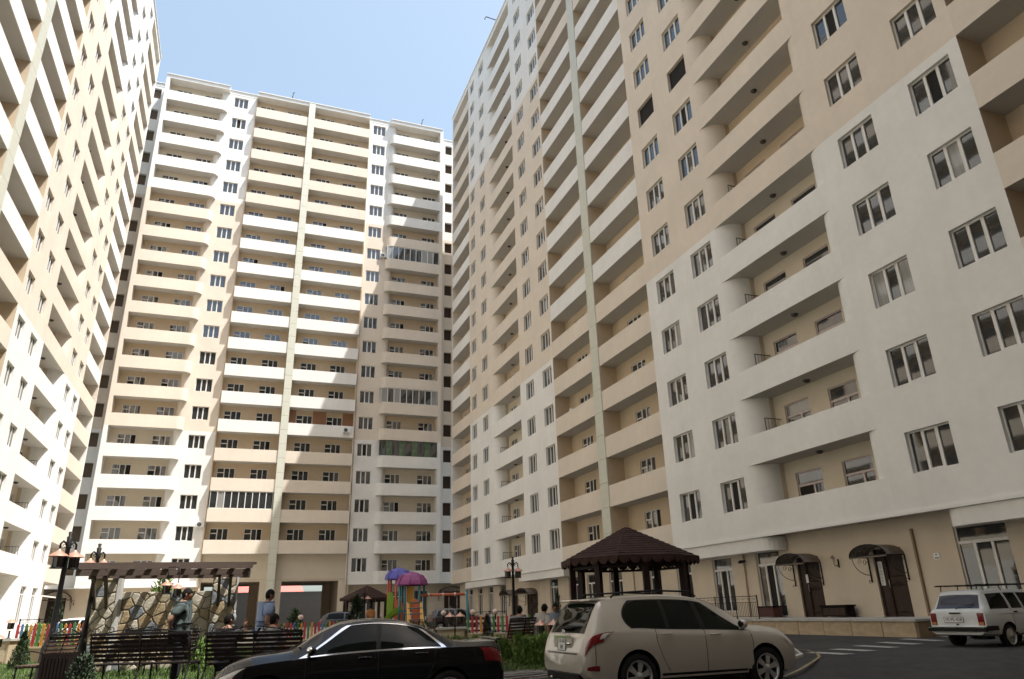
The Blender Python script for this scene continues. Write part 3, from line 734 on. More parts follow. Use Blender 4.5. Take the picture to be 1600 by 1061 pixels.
# rooftop rods
for i, (px, py, dx, lab) in enumerate(((456, 160, 0.3, 'thin dark mast on the roof edge above the left half of the far block'), (658, 202, 0.5, 'thin dark mast on the roof edge at the right end of the far block'))):
    p = hit(px, py, y=YB+0.6); t = thing('roof_mast', lab, 'mast', (p.x, p.y, Bb.top+BASE+0.55)); m = MB(); m.tube([(0, 0, -0.1), (0.12*dx, 0, 0.9), (dx*0.5, 0, 1.6)], 0.06, 6); m.build('pole', M_IRON, t); m = MB(); m.tube([(dx*0.5-0.12, 0, 1.45), (dx*0.5+0.12, 0, 1.7)], 0.05, 6); m.build('tip', M_IRON, t)
p = hit(778, 47, x=XC+0.1); t = thing('roof_mast', 'thin dark rod sticking out sideways from the right tower roof', 'mast', (XC+0.2, p.y, C.top+BASE+0.7)); m = MB(); m.tube([(0.4, 0, 0), (-1.6, 0, 0.15), (-1.75, 0, -0.3)], 0.06, 6); m.build('pole', M_IRON, t); m = MB(); m.box(0.3, 0.5, -0.1, 0.1, -0.05, 0.3); m.build('clamp', M_IRON, t)

# air conditioners, boiler and glazed-in balconies
def aircon(B, x, y, z, label, rz=0):
    w = B.world(x, y, z); t = thing('air_conditioner', label, 'air conditioner', w, B.rz+rz)
    m = MB(); m.box(-0.4, 0.4, -0.32, -0.02, 0, 0.56); m.build('casing', M_WPLAST, t)
    m = MB(); m.ring_y([(0.23, -0.325), (0.23, -0.34), (0.20, -0.34), (0.06, -0.33), (0.0, -0.335)], -0.1, 0, 0.28, 18); m.build('fan_grille', mat('dark_grille', (0.06, 0.06, 0.06), 0.5), t)
    for s in (-0.25, 0.25): m = MB(); m.bar((s, 0.0, -0.02), (s, -0.34, -0.02), 0.04); m.bar((s, 0.0, -0.3), (s, -0.3, -0.02), 0.03); m.build('bracket', M_METAL, t)
aircon(Bb, 11.0, -0.02, Bb.L(6)+0.55, 'white air conditioner on the white balcony front under the rust coloured loggia')
aircon(Bb, 14.6, P, Bb.L(13)+1.7, 'white air conditioner on the wall left of the topmost glazed balcony')
aircon(Bb, -3.75, P-0.02, Bb.L(3)-0.55, 'white air conditioner left of the lowest glazed balcony')
aircon(C, -41.4, 1.25, C.L(8)+1.9, 'air conditioner inside a shaded loggia of the right tower')
hb = thing('water_heater', 'white cylindrical water heater hung in a loggia of the right tower', 'water heater', C.world(-49.7, 0.95, C.L(4)+1.15), 0)
m = MB(); m.lathe([(0.0, 0), (0.2, 0.02), (0.24, 0.07), (0.24, 0.85), (0.2, 0.92), (0, 0.94)], n=16); m.build('tank', M_WPLAST, hb); m = MB(); m.tube([(0.1, 0, 0), (0.1, 0, -0.3)], 0.015, 6); m.tube([(-0.1, 0, 0), (-0.1, 0, -0.3)], 0.015, 6); m.build('pipe', M_METAL, hb)
def glazing(B, x0, x1, z, n, label, green=False, y=0.06):
    w = B.world(x0, y, z); t = thing('balcony_glazing', label, 'glazing', w, B.rz)
    W_ = x1-x0; h = H-1.4-0.03
    m = MB(); m.box(0, W_, 0, 0.07, 0, 0.06); m.box(0, W_, 0, 0.07, h-0.06, h)
    for i in range(n+1): xx = W_*i/n; m.box(max(0, xx-0.045), min(W_, xx+0.045), -0.01, 0.07, 0.06, h-0.06)
    m.build('frame', M_FRAME if not green else mat('dark_green_frame', (0.05, 0.07, 0.05), 0.5), t)
    for i in range(n):
        a = W_*i/n+0.045; b = W_*(i+1)/n-0.045
        p = link('pane', pane_mesh(b-a, h-0.12, M_GLASSG if green and i % 2 else (M_GLASS2 if rnd.random() < 0.25 else M_GLASS)), t, loc=((a+b)/2, 0.03, h/2)); p.rotation_euler = (0, 0, R(rnd.uniform(-1, 1)))
glazing(Bb, 15.0, 22.1, Bb.L(13)+1.401, 9, 'white framed balcony glazing, topmost of the three on the far block right side')
glazing(Bb, 15.0, 22.1, Bb.L(7)+1.401, 9, 'white framed balcony glazing in the middle of the far block right side, pale panes')
glazing(Bb, 15.0, 22.1, Bb.L(5)+1.401, 9, 'green tinted balcony glazing, lowest on the far block right side', True)
glazing(Bb, -3.1, 3.4, Bb.L(3)+1.401, 9, 'white framed balcony glazing low on the sunlit half of the far block')
# the repainted loggia
for xa, xb in ((4.35, 5.2), (7.15, 8.7), (10.65, 11.87)):
    m = MB(); m.box(xa, xb, 1.335, 1.347, Bb.L(6)+0.25, Bb.L(7)-0.01); m.build('repainted_wall', mat('rust_paint', (0.33, 0.17, 0.10), 0.9), Bb.root)
# iron screens in the tower loggias
for B, xa, xb, ks_ in ((C, -66.3, -58.2, range(1, 5)), (C, -28.53, -20.5, range(2, 7)), (A, 59.4, 67.4, range(1, 4))):
    for k in ks_:
        x = (xa+1.75-0.35) if B is C else xb-1.5
        m = MB(); z = B.L(k)+0.2
        m.box(x-0.02, x+0.02, 0.3, 1.28, z+1.9, z+1.94); m.box(x-0.02, x+0.02, 0.3, 0.34, z, z+1.9)
        for q in range(1, 5): m.box(x-0.008, x+0.008, 0.3+q*0.2, 0.316+q*0.2, z, z+1.9)
        m.build('loggia_screen', mat('grey_iron', (0.12, 0.11, 0.10), 0.6), B.root)
# ------------------------------------------------------------------ block behind the viewpoint (unseen, added to cut skylight and darken reflections)
D = thing('apartment_block', 'unseen dark tan block added behind the viewpoint to dim the near court', 'apartment block', (4, -16, BASE))
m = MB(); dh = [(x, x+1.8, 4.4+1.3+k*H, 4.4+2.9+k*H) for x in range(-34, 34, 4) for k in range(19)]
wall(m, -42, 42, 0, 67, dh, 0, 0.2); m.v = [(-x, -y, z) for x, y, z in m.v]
m.box(-42, 42, -14, -0.3, 66.5, 67); m.build('wall', mat('added_block_dark_tan', (0.24, 0.20, 0.15), 0.9, var=0.1), D)
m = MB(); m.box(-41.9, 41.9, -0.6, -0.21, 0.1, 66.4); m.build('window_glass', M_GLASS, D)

# ------------------------------------------------------------------ cars
M_TYRE = mat('tyre_rubber', (0.012, 0.012, 0.012), 0.9, spec=0.2)
M_ALLOY = mat('alloy_rim', (0.50, 0.50, 0.50), 0.3, metal=0.7)
M_WELL = mat('wheel_well', (0.008, 0.008, 0.008), 0.95)
M_CARGL = mat('dark_car_glass', (0.006, 0.008, 0.006), 0.02, ior=1.3, spec=0.25)
M_TAIL = mat('red_lamp_lens', (0.17, 0.006, 0.010), 0.12, coat=0.6, ior=1.5)
M_CLEAR = mat('clear_lamp_lens', (0.55, 0.53, 0.50), 0.12, coat=0.5)
M_CHROME = mat('chrome_trim', (0.75, 0.75, 0.75), 0.12, metal=1.0)
M_SEAM = mat('panel_gap', (0.01, 0.01, 0.01), 0.9)
M_PLATE = mat('number_plate_white', (0.70, 0.70, 0.68), 0.4)

def cr(tab, x):
    xs = [p[0] for p in tab]; ys = [p[1] for p in tab]
    if x <= xs[0]: return ys[0]
    if x >= xs[-1]: return ys[-1]
    for i in range(len(xs)-1):
        if x <= xs[i+1]: break
    h = xs[i+1]-xs[i]; t = (x-xs[i])/h
    def slope(j):
        if j == 0: return (ys[1]-ys[0])/(xs[1]-xs[0])
        if j == len(xs)-1: return (ys[-1]-ys[-2])/(xs[-1]-xs[-2])
        d0 = (ys[j]-ys[j-1])/(xs[j]-xs[j-1]); d1 = (ys[j+1]-ys[j])/(xs[j+1]-xs[j])
        if d0*d1 <= 0: return 0
        return 2*d0*d1/(d0+d1)
    m0, m1 = slope(i), slope(i+1)
    return (2*t**3-3*t*t+1)*ys[i]+(t**3-2*t*t+t)*h*m0+(-2*t**3+3*t*t)*ys[i+1]+(t**3-t*t)*h*m1

class Car:
    def __init__(s, L_, zb, zs, zt, w, wr, tuck=0.03): s.L = L_; s.zb = zb; s.zs = zs; s.zt = zt; s.w = w; s.wr = wr; s.tuck = tuck
    def sec(s, x):
        W = cr(s.w, x); b = cr(s.zb, x); e = cr(s.zs, x); t = max(cr(s.zt, x), e+0.012); r_ = cr(s.wr, x); d = t-e
        y6 = W*0.965; y9 = r_
        pts = [(0, b), (W*0.84, b), (W*0.955, b+0.05), (W*0.99, b+(e-b)*0.33), (W, b+(e-b)*0.62), (W*0.992, e-0.06), (y6, e)]
        for q in (0.28, 0.56, 0.84):
            k = q/0.84; pts.append((y6+(y9-y6)*k+0.035*d*math.sin(math.pi*k), e+d*q))
        pts += [(r_*0.95, e+d*0.925), (r_*0.84, e+d*0.965), (r_*0.5, e+d*0.992), (0, t)]
        return pts      # 14 points, indices 0..13; side glass between 6 and 9, roof from 10 to 13
    def S(s, x, t):
        p = s.sec(x); i = min(int(t), len(p)-2); k = t-i
        return (p[i][0]+(p[i+1][0]-p[i][0])*k, p[i][1]+(p[i+1][1]-p[i][1])*k)
    def body(s, name, m, parent, wheels, wr_, arch=0.06, n=90):
        xs = sorted(set([s.L*i/n for i in range(n+1)]+[p[0] for p in s.zt]+[0.01, 0.02, 0.04]))
        secs = [s.sec(x) for x in xs]; k = len(secs[0]); mb = MB(); v = []; f = []
        for x, p in zip(xs, secs):
            v += [(x, -y, z) for y, z in p]+[(x, y, z) for y, z in p[-2:0:-1]]
        c = 2*k-2
        for i in range(len(xs)-1):
            for j in range(c): f.append((i*c+j, i*c+(j+1) % c, (i+1)*c+(j+1) % c, (i+1)*c+j)[::-1])
        f.append(tuple(range(c))); f.append(tuple((len(xs)-1)*c+j for j in range(c))[::-1])
        mb.add(v, f, 0, True); o = mb.build(name, [m, M_WELL], parent)
        bm = bmesh.new(); bm.from_mesh(o.data); bmesh.ops.recalc_face_normals(bm, faces=bm.faces); bm.to_mesh(o.data); bm.free()
        cut = MB(); W = max(p[1] for p in s.w)
        for wx in wheels:
            for sg in (-1, 1):
                y0 = sg*W*0.62; y1 = sg*(W+0.2); nn = 32; r_ = wr_+arch
                v = [(wx+r_*math.cos(2*math.pi*a/nn), yy, wr_+0.012+r_*math.sin(2*math.pi*a/nn)) for yy in (y0, y1) for a in range(nn)]
                f = [(a, (a+1) % nn, nn+(a+1) % nn, nn+a) for a in range(nn)]+[tuple(range(nn-1, -1, -1)), tuple(range(nn, 2*nn))]
                if sg < 0: f = [q[::-1] for q in f]
                cut.add(v, f, 0)
        co = cut.build('cutter', [M_WELL])
        bm = bmesh.new(); bm.from_mesh(co.data); bmesh.ops.recalc_face_normals(bm, faces=bm.faces); bm.to_mesh(co.data); bm.free()
        md = o.modifiers.new('b', 'BOOLEAN'); md.operation = 'DIFFERENCE'; md.object = co; md.solver = 'EXACT'; md.material_mode = 'TRANSFER'
        o.matrix_world = Matrix.Identity(4); par = o.parent; o.parent = None
        dg = bpy.context.evaluated_depsgraph_get(); me = bpy.data.meshes.new_from_object(o.evaluated_get(dg))
        o.modifiers.clear(); o.data = me; o.parent = par; bpy.data.objects.remove(co)
        me.set_sharp_from_angle(angle=R(32))
        return o
    def patch(s, mb, sg, t0, t1, xa, xb, off=0.004, nv=6, nu=14, mi=0, thick=True):
        """piece lying on the body surface; xa, xb are functions of v in 0..1 (v runs from t0 to t1)"""
        if not callable(xa): a_ = xa; xa = lambda v: a_
        if not callable(xb): b_ = xb; xb = lambda v: b_
        P = []
        for i in range(nv+1):
            v = i/nv; t = t0+(t1-t0)*v; row = []
            for j in range(nu+1):
                x = xa(v)+(xb(v)-xa(v))*j/nu; y, z = s.S(x, t); e = 0.01
                tt = min(max(t, 0.05), 12.95)
                y1, z1 = s.S(x, tt+e); y0, z0 = s.S(x, tt-e); x1 = min(x+0.02, s.L); x0 = max(x-0.02, 0)
                yb, zb_ = s.S(x1, tt); ya, za = s.S(x0, tt)
                tv = Vector((0, -(y1-y0), z1-z0)); xv = Vector((x1-x0, -(yb-ya), zb_-za)); nn = tv.cross(xv)
                if nn.length < 1e-9: nn = Vector((0, -1, 0))
                nn.normalize()
                if nn.dot(Vector((0, -1, 0.25))) < 0 and t < 10: nn = -nn
                if t >= 10 and nn.z < 0: nn = -nn
                p = Vector((x, -y, z))+nn*off
                row.append((p.x, p.y*(-sg), p.z))
            P.append(row)
        v = [p for row in P for p in row]; w_ = nu+1
        f = [(i*w_+j, i*w_+j+1, (i+1)*w_+j+1, (i+1)*w_+j) for i in range(nv) for j in range(nu)]
        if sg > 0: f = [q[::-1] for q in f]
        mb.add(v, f, mi, True)
    def across(s, mb, xa, xb, tm=10.0, off=0.004, nv=8, nu=8, mi=0):
        """wind-screen like piece spanning both sides; edge follows t=tm, x from xa to xb"""
        P = []
        for i in range(nv+1):
            x = xa+(xb-xa)*i/nv; row = []
            e = 0.02; z1 = s.S(min(x+e, s.L), 13)[1]; z0 = s.S(max(x-e, 0), 13)[1]; nn = Vector((-(z1-z0), 0, 2*e)).normalized()
            ts = [tm+(13-tm)*j/nu for j in range(nu+1)]
            half = [s.S(x, t) for t in ts]
            for y, z in half: row.append((x+nn.x*off, -y, z+nn.z*off))
            for y, z in half[-2::-1]: row.append((x+nn.x*off, y, z+nn.z*off))
            P.append(row)
        w_ = len(P[0]); v = [p for row in P for p in row]
        mb.add(v, [(i*w_+j, (i+1)*w_+j, (i+1)*w_+j+1, i*w_+j+1) for i in range(nv) for j in range(w_-1)], mi, True)
    def seam(s, mb, sg, pts, wd=0.007, off=0.005):
        """thin dark gap along (x, t) points"""
        for (xa, ta), (xb, tb) in zip(pts, pts[1:]):
            n = 6
            for i in range(n):
                x0 = xa+(xb-xa)*i/n; x1 = xa+(xb-xa)*(i+1)/n; t0 = ta+(tb-ta)*i/n; t1 = ta+(tb-ta)*(i+1)/n
                y0, z0 = s.S(x0, t0); y1, z1 = s.S(x1, t1)
                mb.bar((x0, sg*(y0+off-0.003), z0), (x1, sg*(y1+off-0.003), z1), wd, wd)
def wheel(par, x, y, r_, wd, spokes, sg, rim_m=M_ALLOY):
    w = thing_part('wheel', par, (x, y, r_))
    m = MB(); m.ring_y([(r_*0.68, -wd/2), (r_*0.80, -wd/2-0.008), (r_*0.95, -wd/2+0.005), (r_, -wd/2+0.03), (r_, wd/2-0.03), (r_*0.95, wd/2-0.005), (r_*0.80, wd/2+0.008), (r_*0.68, wd/2)], 0, 0, 0, 36)
    for k in range(40):
        a = 2*math.pi*k/40; m.bar((r_*1.003*math.cos(a), -wd*0.4, r_*1.003*math.sin(a)), (r_*1.003*math.cos(a+.06), wd*0.4, r_*1.003*math.sin(a+.06)), 0.012, 0.008)
    m.build('tyre', M_TYRE, w)
    m = MB(); yo = sg*wd/2
    m.ring_y([(r_*0.70, yo), (r_*0.68, yo+sg*0.004), (r_*0.62, yo-sg*0.012), (r_*0.60, yo-sg*0.10)], 0, 0, 0, 36)
    m.ring_y([(0.075, yo-sg*0.02), (0.06, yo-sg*0.005), (0.0, yo-sg*0.002)], 0, 0, 0, 18)
    if spokes:
        for k in range(spokes):
            a = 2*math.pi*k/spokes+0.3; c, s_ = math.cos(a), math.sin(a); q = r_*0.62; pw = 0.030; qw = 0.052
            pts = []
            for rr_, hw, yy in ((0.05, pw, yo-sg*0.012), (q, qw, yo-sg*0.018)):
                pts += [(rr_*c-hw*s_, yy, rr_*s_+hw*c), (rr_*c+hw*s_, yy, rr_*s_-hw*c), (rr_*c+hw*s_, yy-sg*0.03, rr_*s_-hw*c), (rr_*c-hw*s_, yy-sg*0.03, rr_*s_+hw*c)]
            m.add(pts, [(0,1,5,4),(1,2,6,5),(2,3,7,6),(3,0,4,7),(0,3,2,1),(4,5,6,7)])
    else:
        m.ring_y([(r_*0.6, yo-sg*0.02), (0.07, yo-sg*0.005)], 0, 0, 0, 24)
        for k in range(12): a = 2*math.pi*k/12; m.box(0.12*math.cos(a)-.01, 0.12*math.cos(a)+.01, yo-.004, yo+.004, 0.12*math.sin(a)-.01, 0.12*math.sin(a)+.01)
    m.build('rim', rim_m, w)
    m = MB(); m.ring_y([(r_*0.6, yo-sg*0.06), (0.0, yo-sg*0.06)], 0, 0, 0, 24); m.build('brake', M_WELL, w)
def thing_part(name, parent, loc):
    o = bpy.data.objects.new(name, None); COL.objects.link(o); o.parent = parent; o.location = loc; return o
def plate(par, txt, w, h, loc, rot, lines=1):
    m = MB(); m.box(-w/2, w/2, -0.006, 0, -h/2, h/2, 0); o = m.build('number_plate', M_PLATE, par); o.location = loc; o.rotation_euler = rot
    fr = MB()
    for a, b, c, d in ((-w/2, w/2, h/2, h/2+.008), (-w/2, w/2, -h/2-.008, -h/2), (-w/2-.008, -w/2, -h/2, h/2), (w/2, w/2+.008, -h/2, h/2)): fr.box(a, b, -0.009, 0, c, d)
    fr.build('plate_rim', M_BLKPL, o)
    for i, t in enumerate(txt if isinstance(txt, list) else [txt]):
        n = len(txt) if isinstance(txt, list) else 1
        text(t, 'plate_lettering', o, (0, -0.008, h/2-h*(i+0.5)/n), h/n*0.95, M_BLKPL)
def text(body, name, parent, loc, size, m, ext=0.001, rot=(R(90), 0, 0)):
    c = bpy.data.curves.new(name, 'FONT'); c.body = body; c.size = size; c.extrude = ext; c.align_x = 'CENTER'; c.align_y = 'CENTER'
    tmp = bpy.data.objects.new('t', c); COL.objects.link(tmp)
    dg = bpy.context.evaluated_depsgraph_get(); me = bpy.data.meshes.new_from_object(tmp.evaluated_get(dg)); bpy.data.objects.remove(tmp)
    me.materials.clear(); me.materials.append(m); o = link(name, me, parent, loc=loc, rot=rot); return o
def handle(par, c, sg, x, t, ln=0.19, m=None):
    y, z = c.S(x, t); b = MB(); b.tube([(x-ln/2, sg*(y-0.002), z), (x-ln/2+0.02, sg*(y+0.035), z+0.004), (x, sg*(y+0.042), z+0.006), (x+ln/2-0.02, sg*(y+0.035), z+0.004), (x+ln/2, sg*(y-0.002), z)], 0.014, 8)
    b.build('handle', m, par)

# ---- pearl white sport utility car
M_PEARL = mat('pearl_white_paint', (0.45, 0.415, 0.355), 0.28, coat=0.9, spec=0.5)
suv = thing('parked_suv', 'dusty pearl white sport utility car parked at the right of the black saloon', 'car', (5.62, 12.60, -1.47), R(1.0))
c = Car(4.675,
 [(0, .44), (.12, .34), (.5, .28), (.9, .27), (3.8, .27), (4.3, .28), (4.675, .40)],
 [(0, .72), (.05, .84), (.10, .96), (.20, 1.05), (.5, 1.10), (1.0, 1.11), (1.5, 1.08), (2.5, 1.04), (3.3, 1.01), (3.7, .98), (4.1, .92), (4.4, .82), (4.6, .66), (4.675, .55)],
 [(0, .76), (.04, .88), (.08, 1.00), (.14, 1.12), (.26, 1.34), (.40, 1.56), (.50, 1.625), (.9, 1.67), (1.6, 1.695), (2.1, 1.68), (2.6, 1.61), (2.95, 1.48), (3.2, 1.33), (3.42, 1.18), (3.52, 1.12), (3.8, 1.09), (4.2, 1.02), (4.45, .90), (4.6, .74), (4.675, .62)],
 [(0, .78), (.05, .845), (.15, .90), (.4, .935), (1.0, .945), (3.4, .945), (3.9, .93), (4.3, .86), (4.5, .76), (4.63, .62), (4.675, .50)],
 [(0, .70), (.10, .74), (.3, .69), (.5, .655), (1, .645), (2.2, .63), (2.8, .61), (3.2, .66), (3.5, .74), (4.0, .76), (4.4, .66), (4.675, .42)])
body = c.body('body', M_PEARL, suv, (1.0, 3.70), 0.365, 0.055)
for sg in (-1, 1):
    m = MB()
    rq = lambda v: 0.83+0.32*abs(v-0.42)**2.0*2.2+(0.10 if v > .95 else 0)
    c.patch(m, sg, 6.22, 8.9, rq, lambda v: 1.62+0.02*v, nv=10, nu=12); m.build('side_window', M_CARGL, suv)
    m = MB(); c.patch(m, sg, 6.22, 8.9, lambda v: 1.70+0.02*v, lambda v: 2.34-0.02*v, nv=8); m.build('side_window', M_CARGL, suv)
    m = MB(); c.patch(m, sg, 6.22, 8.9, lambda v: 2.46-0.03*v, lambda v: 3.30-0.78*v**1.15, nv=10); m.build('side_window', M_CARGL, suv)
    m = MB(); c.patch(m, sg, 6.10, 9.02, lambda v: 0.80+0.30*abs(v-0.42)**2.0*2.2, lambda v: 3.38-0.80*v**1.15, off=0.0015, nv=10, nu=20); m.build('window_surround', M_BLKPL, suv)
    for xa, xb, lab in ((1.40, 2.38, ''), (2.42, 3.38, '')):
        m = MB()
        if xa < 2: c.patch(m, sg, 2.3, 6.0, lambda v: 1.40+0.28*(1-min(1, v*1.6))**2, 2.395, off=0.003, nv=10)
        else: c.patch(m, sg, 2.3, 6.0, 2.415, 3.40, off=0.003, nv=10)
        d = m.build('door', M_PEARL, suv)
        handle(d, c, sg, 1.60 if xa < 2 else 2.62, 5.05, 0.20, M_PEARL)
    for q in ([(2.405, 2.3), (2.405, 6.1)], [(3.41, 2.3), (3.43, 4.5), (3.38, 6.1)], [(1.62, 2.5), (1.50, 3.4), (1.395, 4.6), (1.39, 6.1)], [(0.20, 4.95), (0.20, 2.9)]): m = MB(); c.seam(m, sg, q); m.build('door_gap', M_SEAM, suv)
    m = MB(); c.patch(m, sg, 1.0, 2.35, 1.46, 3.26, off=0.006, nv=3, nu=12); m.build('sill_cladding', M_BLKPL, suv)
    # tail lamp wraps the corner
    m = MB(); c.patch(m, sg, 4.62, 5.75, lambda v: 0.03+0.03*v, lambda v: 0.34+0.26*v**1.4, off=0.014, nv=6, nu=14); tl = m.build('tail_light', M_TAIL, suv)
    m = MB(); c.patch(m, sg, 4.85, 5.5, lambda v: 0.28+0.08*v, lambda v: 0.38+0.14*v, off=0.018, nv=3, nu=6); m.build('clear_lens', M_CLEAR, tl)
    m = MB(); c.patch(m, sg, 2.65, 3.05, 0.06, 0.26, off=0.008, nv=3, nu=6); m.build('rear_reflector', M_TAIL, suv)
    m = MB(); c.patch(m, sg, 4.6, 5.75, lambda v: 4.30-0.2*v, lambda v: 4.60-0.12*v, off=0.008, nv=5, nu=8); m.build('headlight', M_CLEAR, suv)
    # roof rail
    m = MB(); m.tube([(.72, sg*.60, 1.64), (.82, sg*.61, 1.715), (1.6, sg*.615, 1.745), (2.4, sg*.60, 1.715), (2.52, sg*.595, 1.63)], 0.017, 8)
    m.tube([(1.6, sg*.613, 1.68), (1.6, sg*.613, 1.745)], 0.015, 6); m.build('roof_rail', M_BLKPL, suv)
    # mirror
    m = MB(); m.sphere((3.16, sg*1.05, 1.135), 0.10, 12, 8, sc=(0.75, 1.1, 0.85)); m.bar((3.22, sg*0.9, 1.06), (3.20, sg*1.0, 1.09), 0.06, 0.05); mr = m.build('mirror', M_PEARL, suv)
    m = MB(); m.sphere((3.145, sg*1.05, 1.135), 0.088, 12, 8, sc=(0.72, 1.1, 0.85)); m.build('mirror_glass', M_CARGL, mr)
    for wx in (1.0, 3.70): wheel(suv, wx, sg*0.81, 0.365, 0.235, 6, sg)
m = MB(); c.across(m, 0.115, 0.40, 10.1); m.build('rear_window', M_CARGL, suv)
m = MB(); c.across(m, 2.66, 3.44, 10.1); m.build('windscreen', M_CARGL, suv)
m = MB(); m.box(0.30, 0.66, -0.60, 0.60, 1.585, 1.625); sp = m.build('spoiler', M_PEARL, suv); bevel(sp, 0.015)
m = MB(); m.box(0.297, 0.303, -0.2, 0.2, 1.595, 1.612); m.build('brake_light', M_TAIL, sp)
m = MB(); m.tube([(0.135, 0.0, 1.15), (0.11, 0.0, 1.17), (0.15, -0.45, 1.17)], 0.012, 6); m.box(0.10, 0.16, -0.25, 0.22, 1.145, 1.165); m.build('wiper', M_BLKPL, suv)
m = MB(); m.box(0.0, 0.03, -0.62, 0.62, 0.735, 0.765); m.build('bumper_step', mat('grey_plastic', (0.12, 0.115, 0.11), 0.6), suv)
m = MB(); m.box(-0.012, 0.25, -0.66, 0.66, 0.32, 0.455); o = m.build('bumper_lower', M_BLKPL, suv); bevel(o, 0.02)
m = MB(); m.box(0.025, 0.05, -0.36, 0.36, 0.80, 1.02); pr = m.build('plate_recess', M_PEARL, suv)
m = MB(); m.box(0.018, 0.03, -0.34, 0.34, 1.0, 1.035); m.build('tailgate_strip', M_CHROME, suv)
plate(suv, ['10-AB', '385'], 0.30, 0.20, (0.02, 0.02, 0.895), (R(-6), 0, R(-90)))
m = MB(); m.tube([(0.015, -0.21, 0.90), (-0.01, -0.24, 0.91), (0.015, -0.32, 0.90)], 0.02, 8); m.build('tailgate_handle', M_CHROME, suv)
m = MB(); pts = [(0.048, 0.06*math.cos(a*math.pi/10), 1.09+0.035*math.sin(a*math.pi/10)) for a in range(21)]; m.tube(pts, 0.006, 6, cap=False)
m.tube([(0.042, 0.03, 1.07), (0.052, 0.018, 1.115)], 0.006, 6); m.tube([(0.042, -0.025, 1.065), (0.052, -0.03, 1.11)], 0.006, 6); m.tube([(0.046, 0.025, 1.088), (0.048, -0.028, 1.094)], 0.006, 6); m.build('badge', M_CHROME, suv)
text('SANTA FE', 'model_lettering', suv, (0.022, -0.50, 0.80), 0.055, M_CHROME, rot=(R(80), 0, R(-90)))
m = MB(); m.lathe([(0.03, 1.68), (0.012, 1.73), (0.0, 1.735)], 0.75, 0, 8); m.build('roof_antenna', M_BLKPL, suv)
m = MB(); m.tube([(-0.03, 0.45, 0.33), (0.15, 0.45, 0.34)], 0.03, 8); m.build('exhaust', M_METAL, suv)

# ---- black saloon
M_BLACK = mat('dusty_black_paint', (0.004, 0.004, 0.005), 0.15, coat=0.35, spec=0.3, var=0.3, vscale=2)
sal = thing('parked_saloon', 'black four door saloon with chrome window trim, cut off by the bottom edge', 'car', (4.40, 12.72, -1.50), R(173.5))
c = Car(4.62,
 [(0, .40), (.12, .30), (.5, .22), (4.0, .20), (4.4, .22), (4.62, .30)],
 [(0, .66), (.04, .80), (.12, .93), (.3, .975), (.8, .98), (1.5, .965), (2.4, .935), (3.2, .90), (3.5, .88), (4.0, .82), (4.3, .72), (4.5, .60), (4.62, .48)],
 [(0, .72), (.03, .86), (.07, 1.01), (.11, 1.06), (.18, 1.055), (.5, 1.05), (.80, 1.075), (1.05, 1.17), (1.4, 1.33), (1.75, 1.42), (2.15, 1.45), (2.55, 1.42), (2.9, 1.30), (3.2, 1.12), (3.36, 1.02), (3.45, 1.00), (3.9, .955), (4.25, .86), (4.45, .72), (4.62, .54)],
 [(0, .66), (.05, .74), (.2, .82), (.6, .87), (1.2, .885), (3.5, .885), (4.0, .865), (4.3, .80), (4.5, .68), (4.62, .50)],
 [(0, .55), (.1, .66), (.5, .68), (.85, .64), (1.2, .575), (1.6, .555), (2.5, .555), (3.0, .60), (3.35, .68), (3.9, .68), (4.3, .60), (4.62, .38)])
c.body('body', M_BLACK, sal, (0.93, 3.70), 0.325, 0.045)
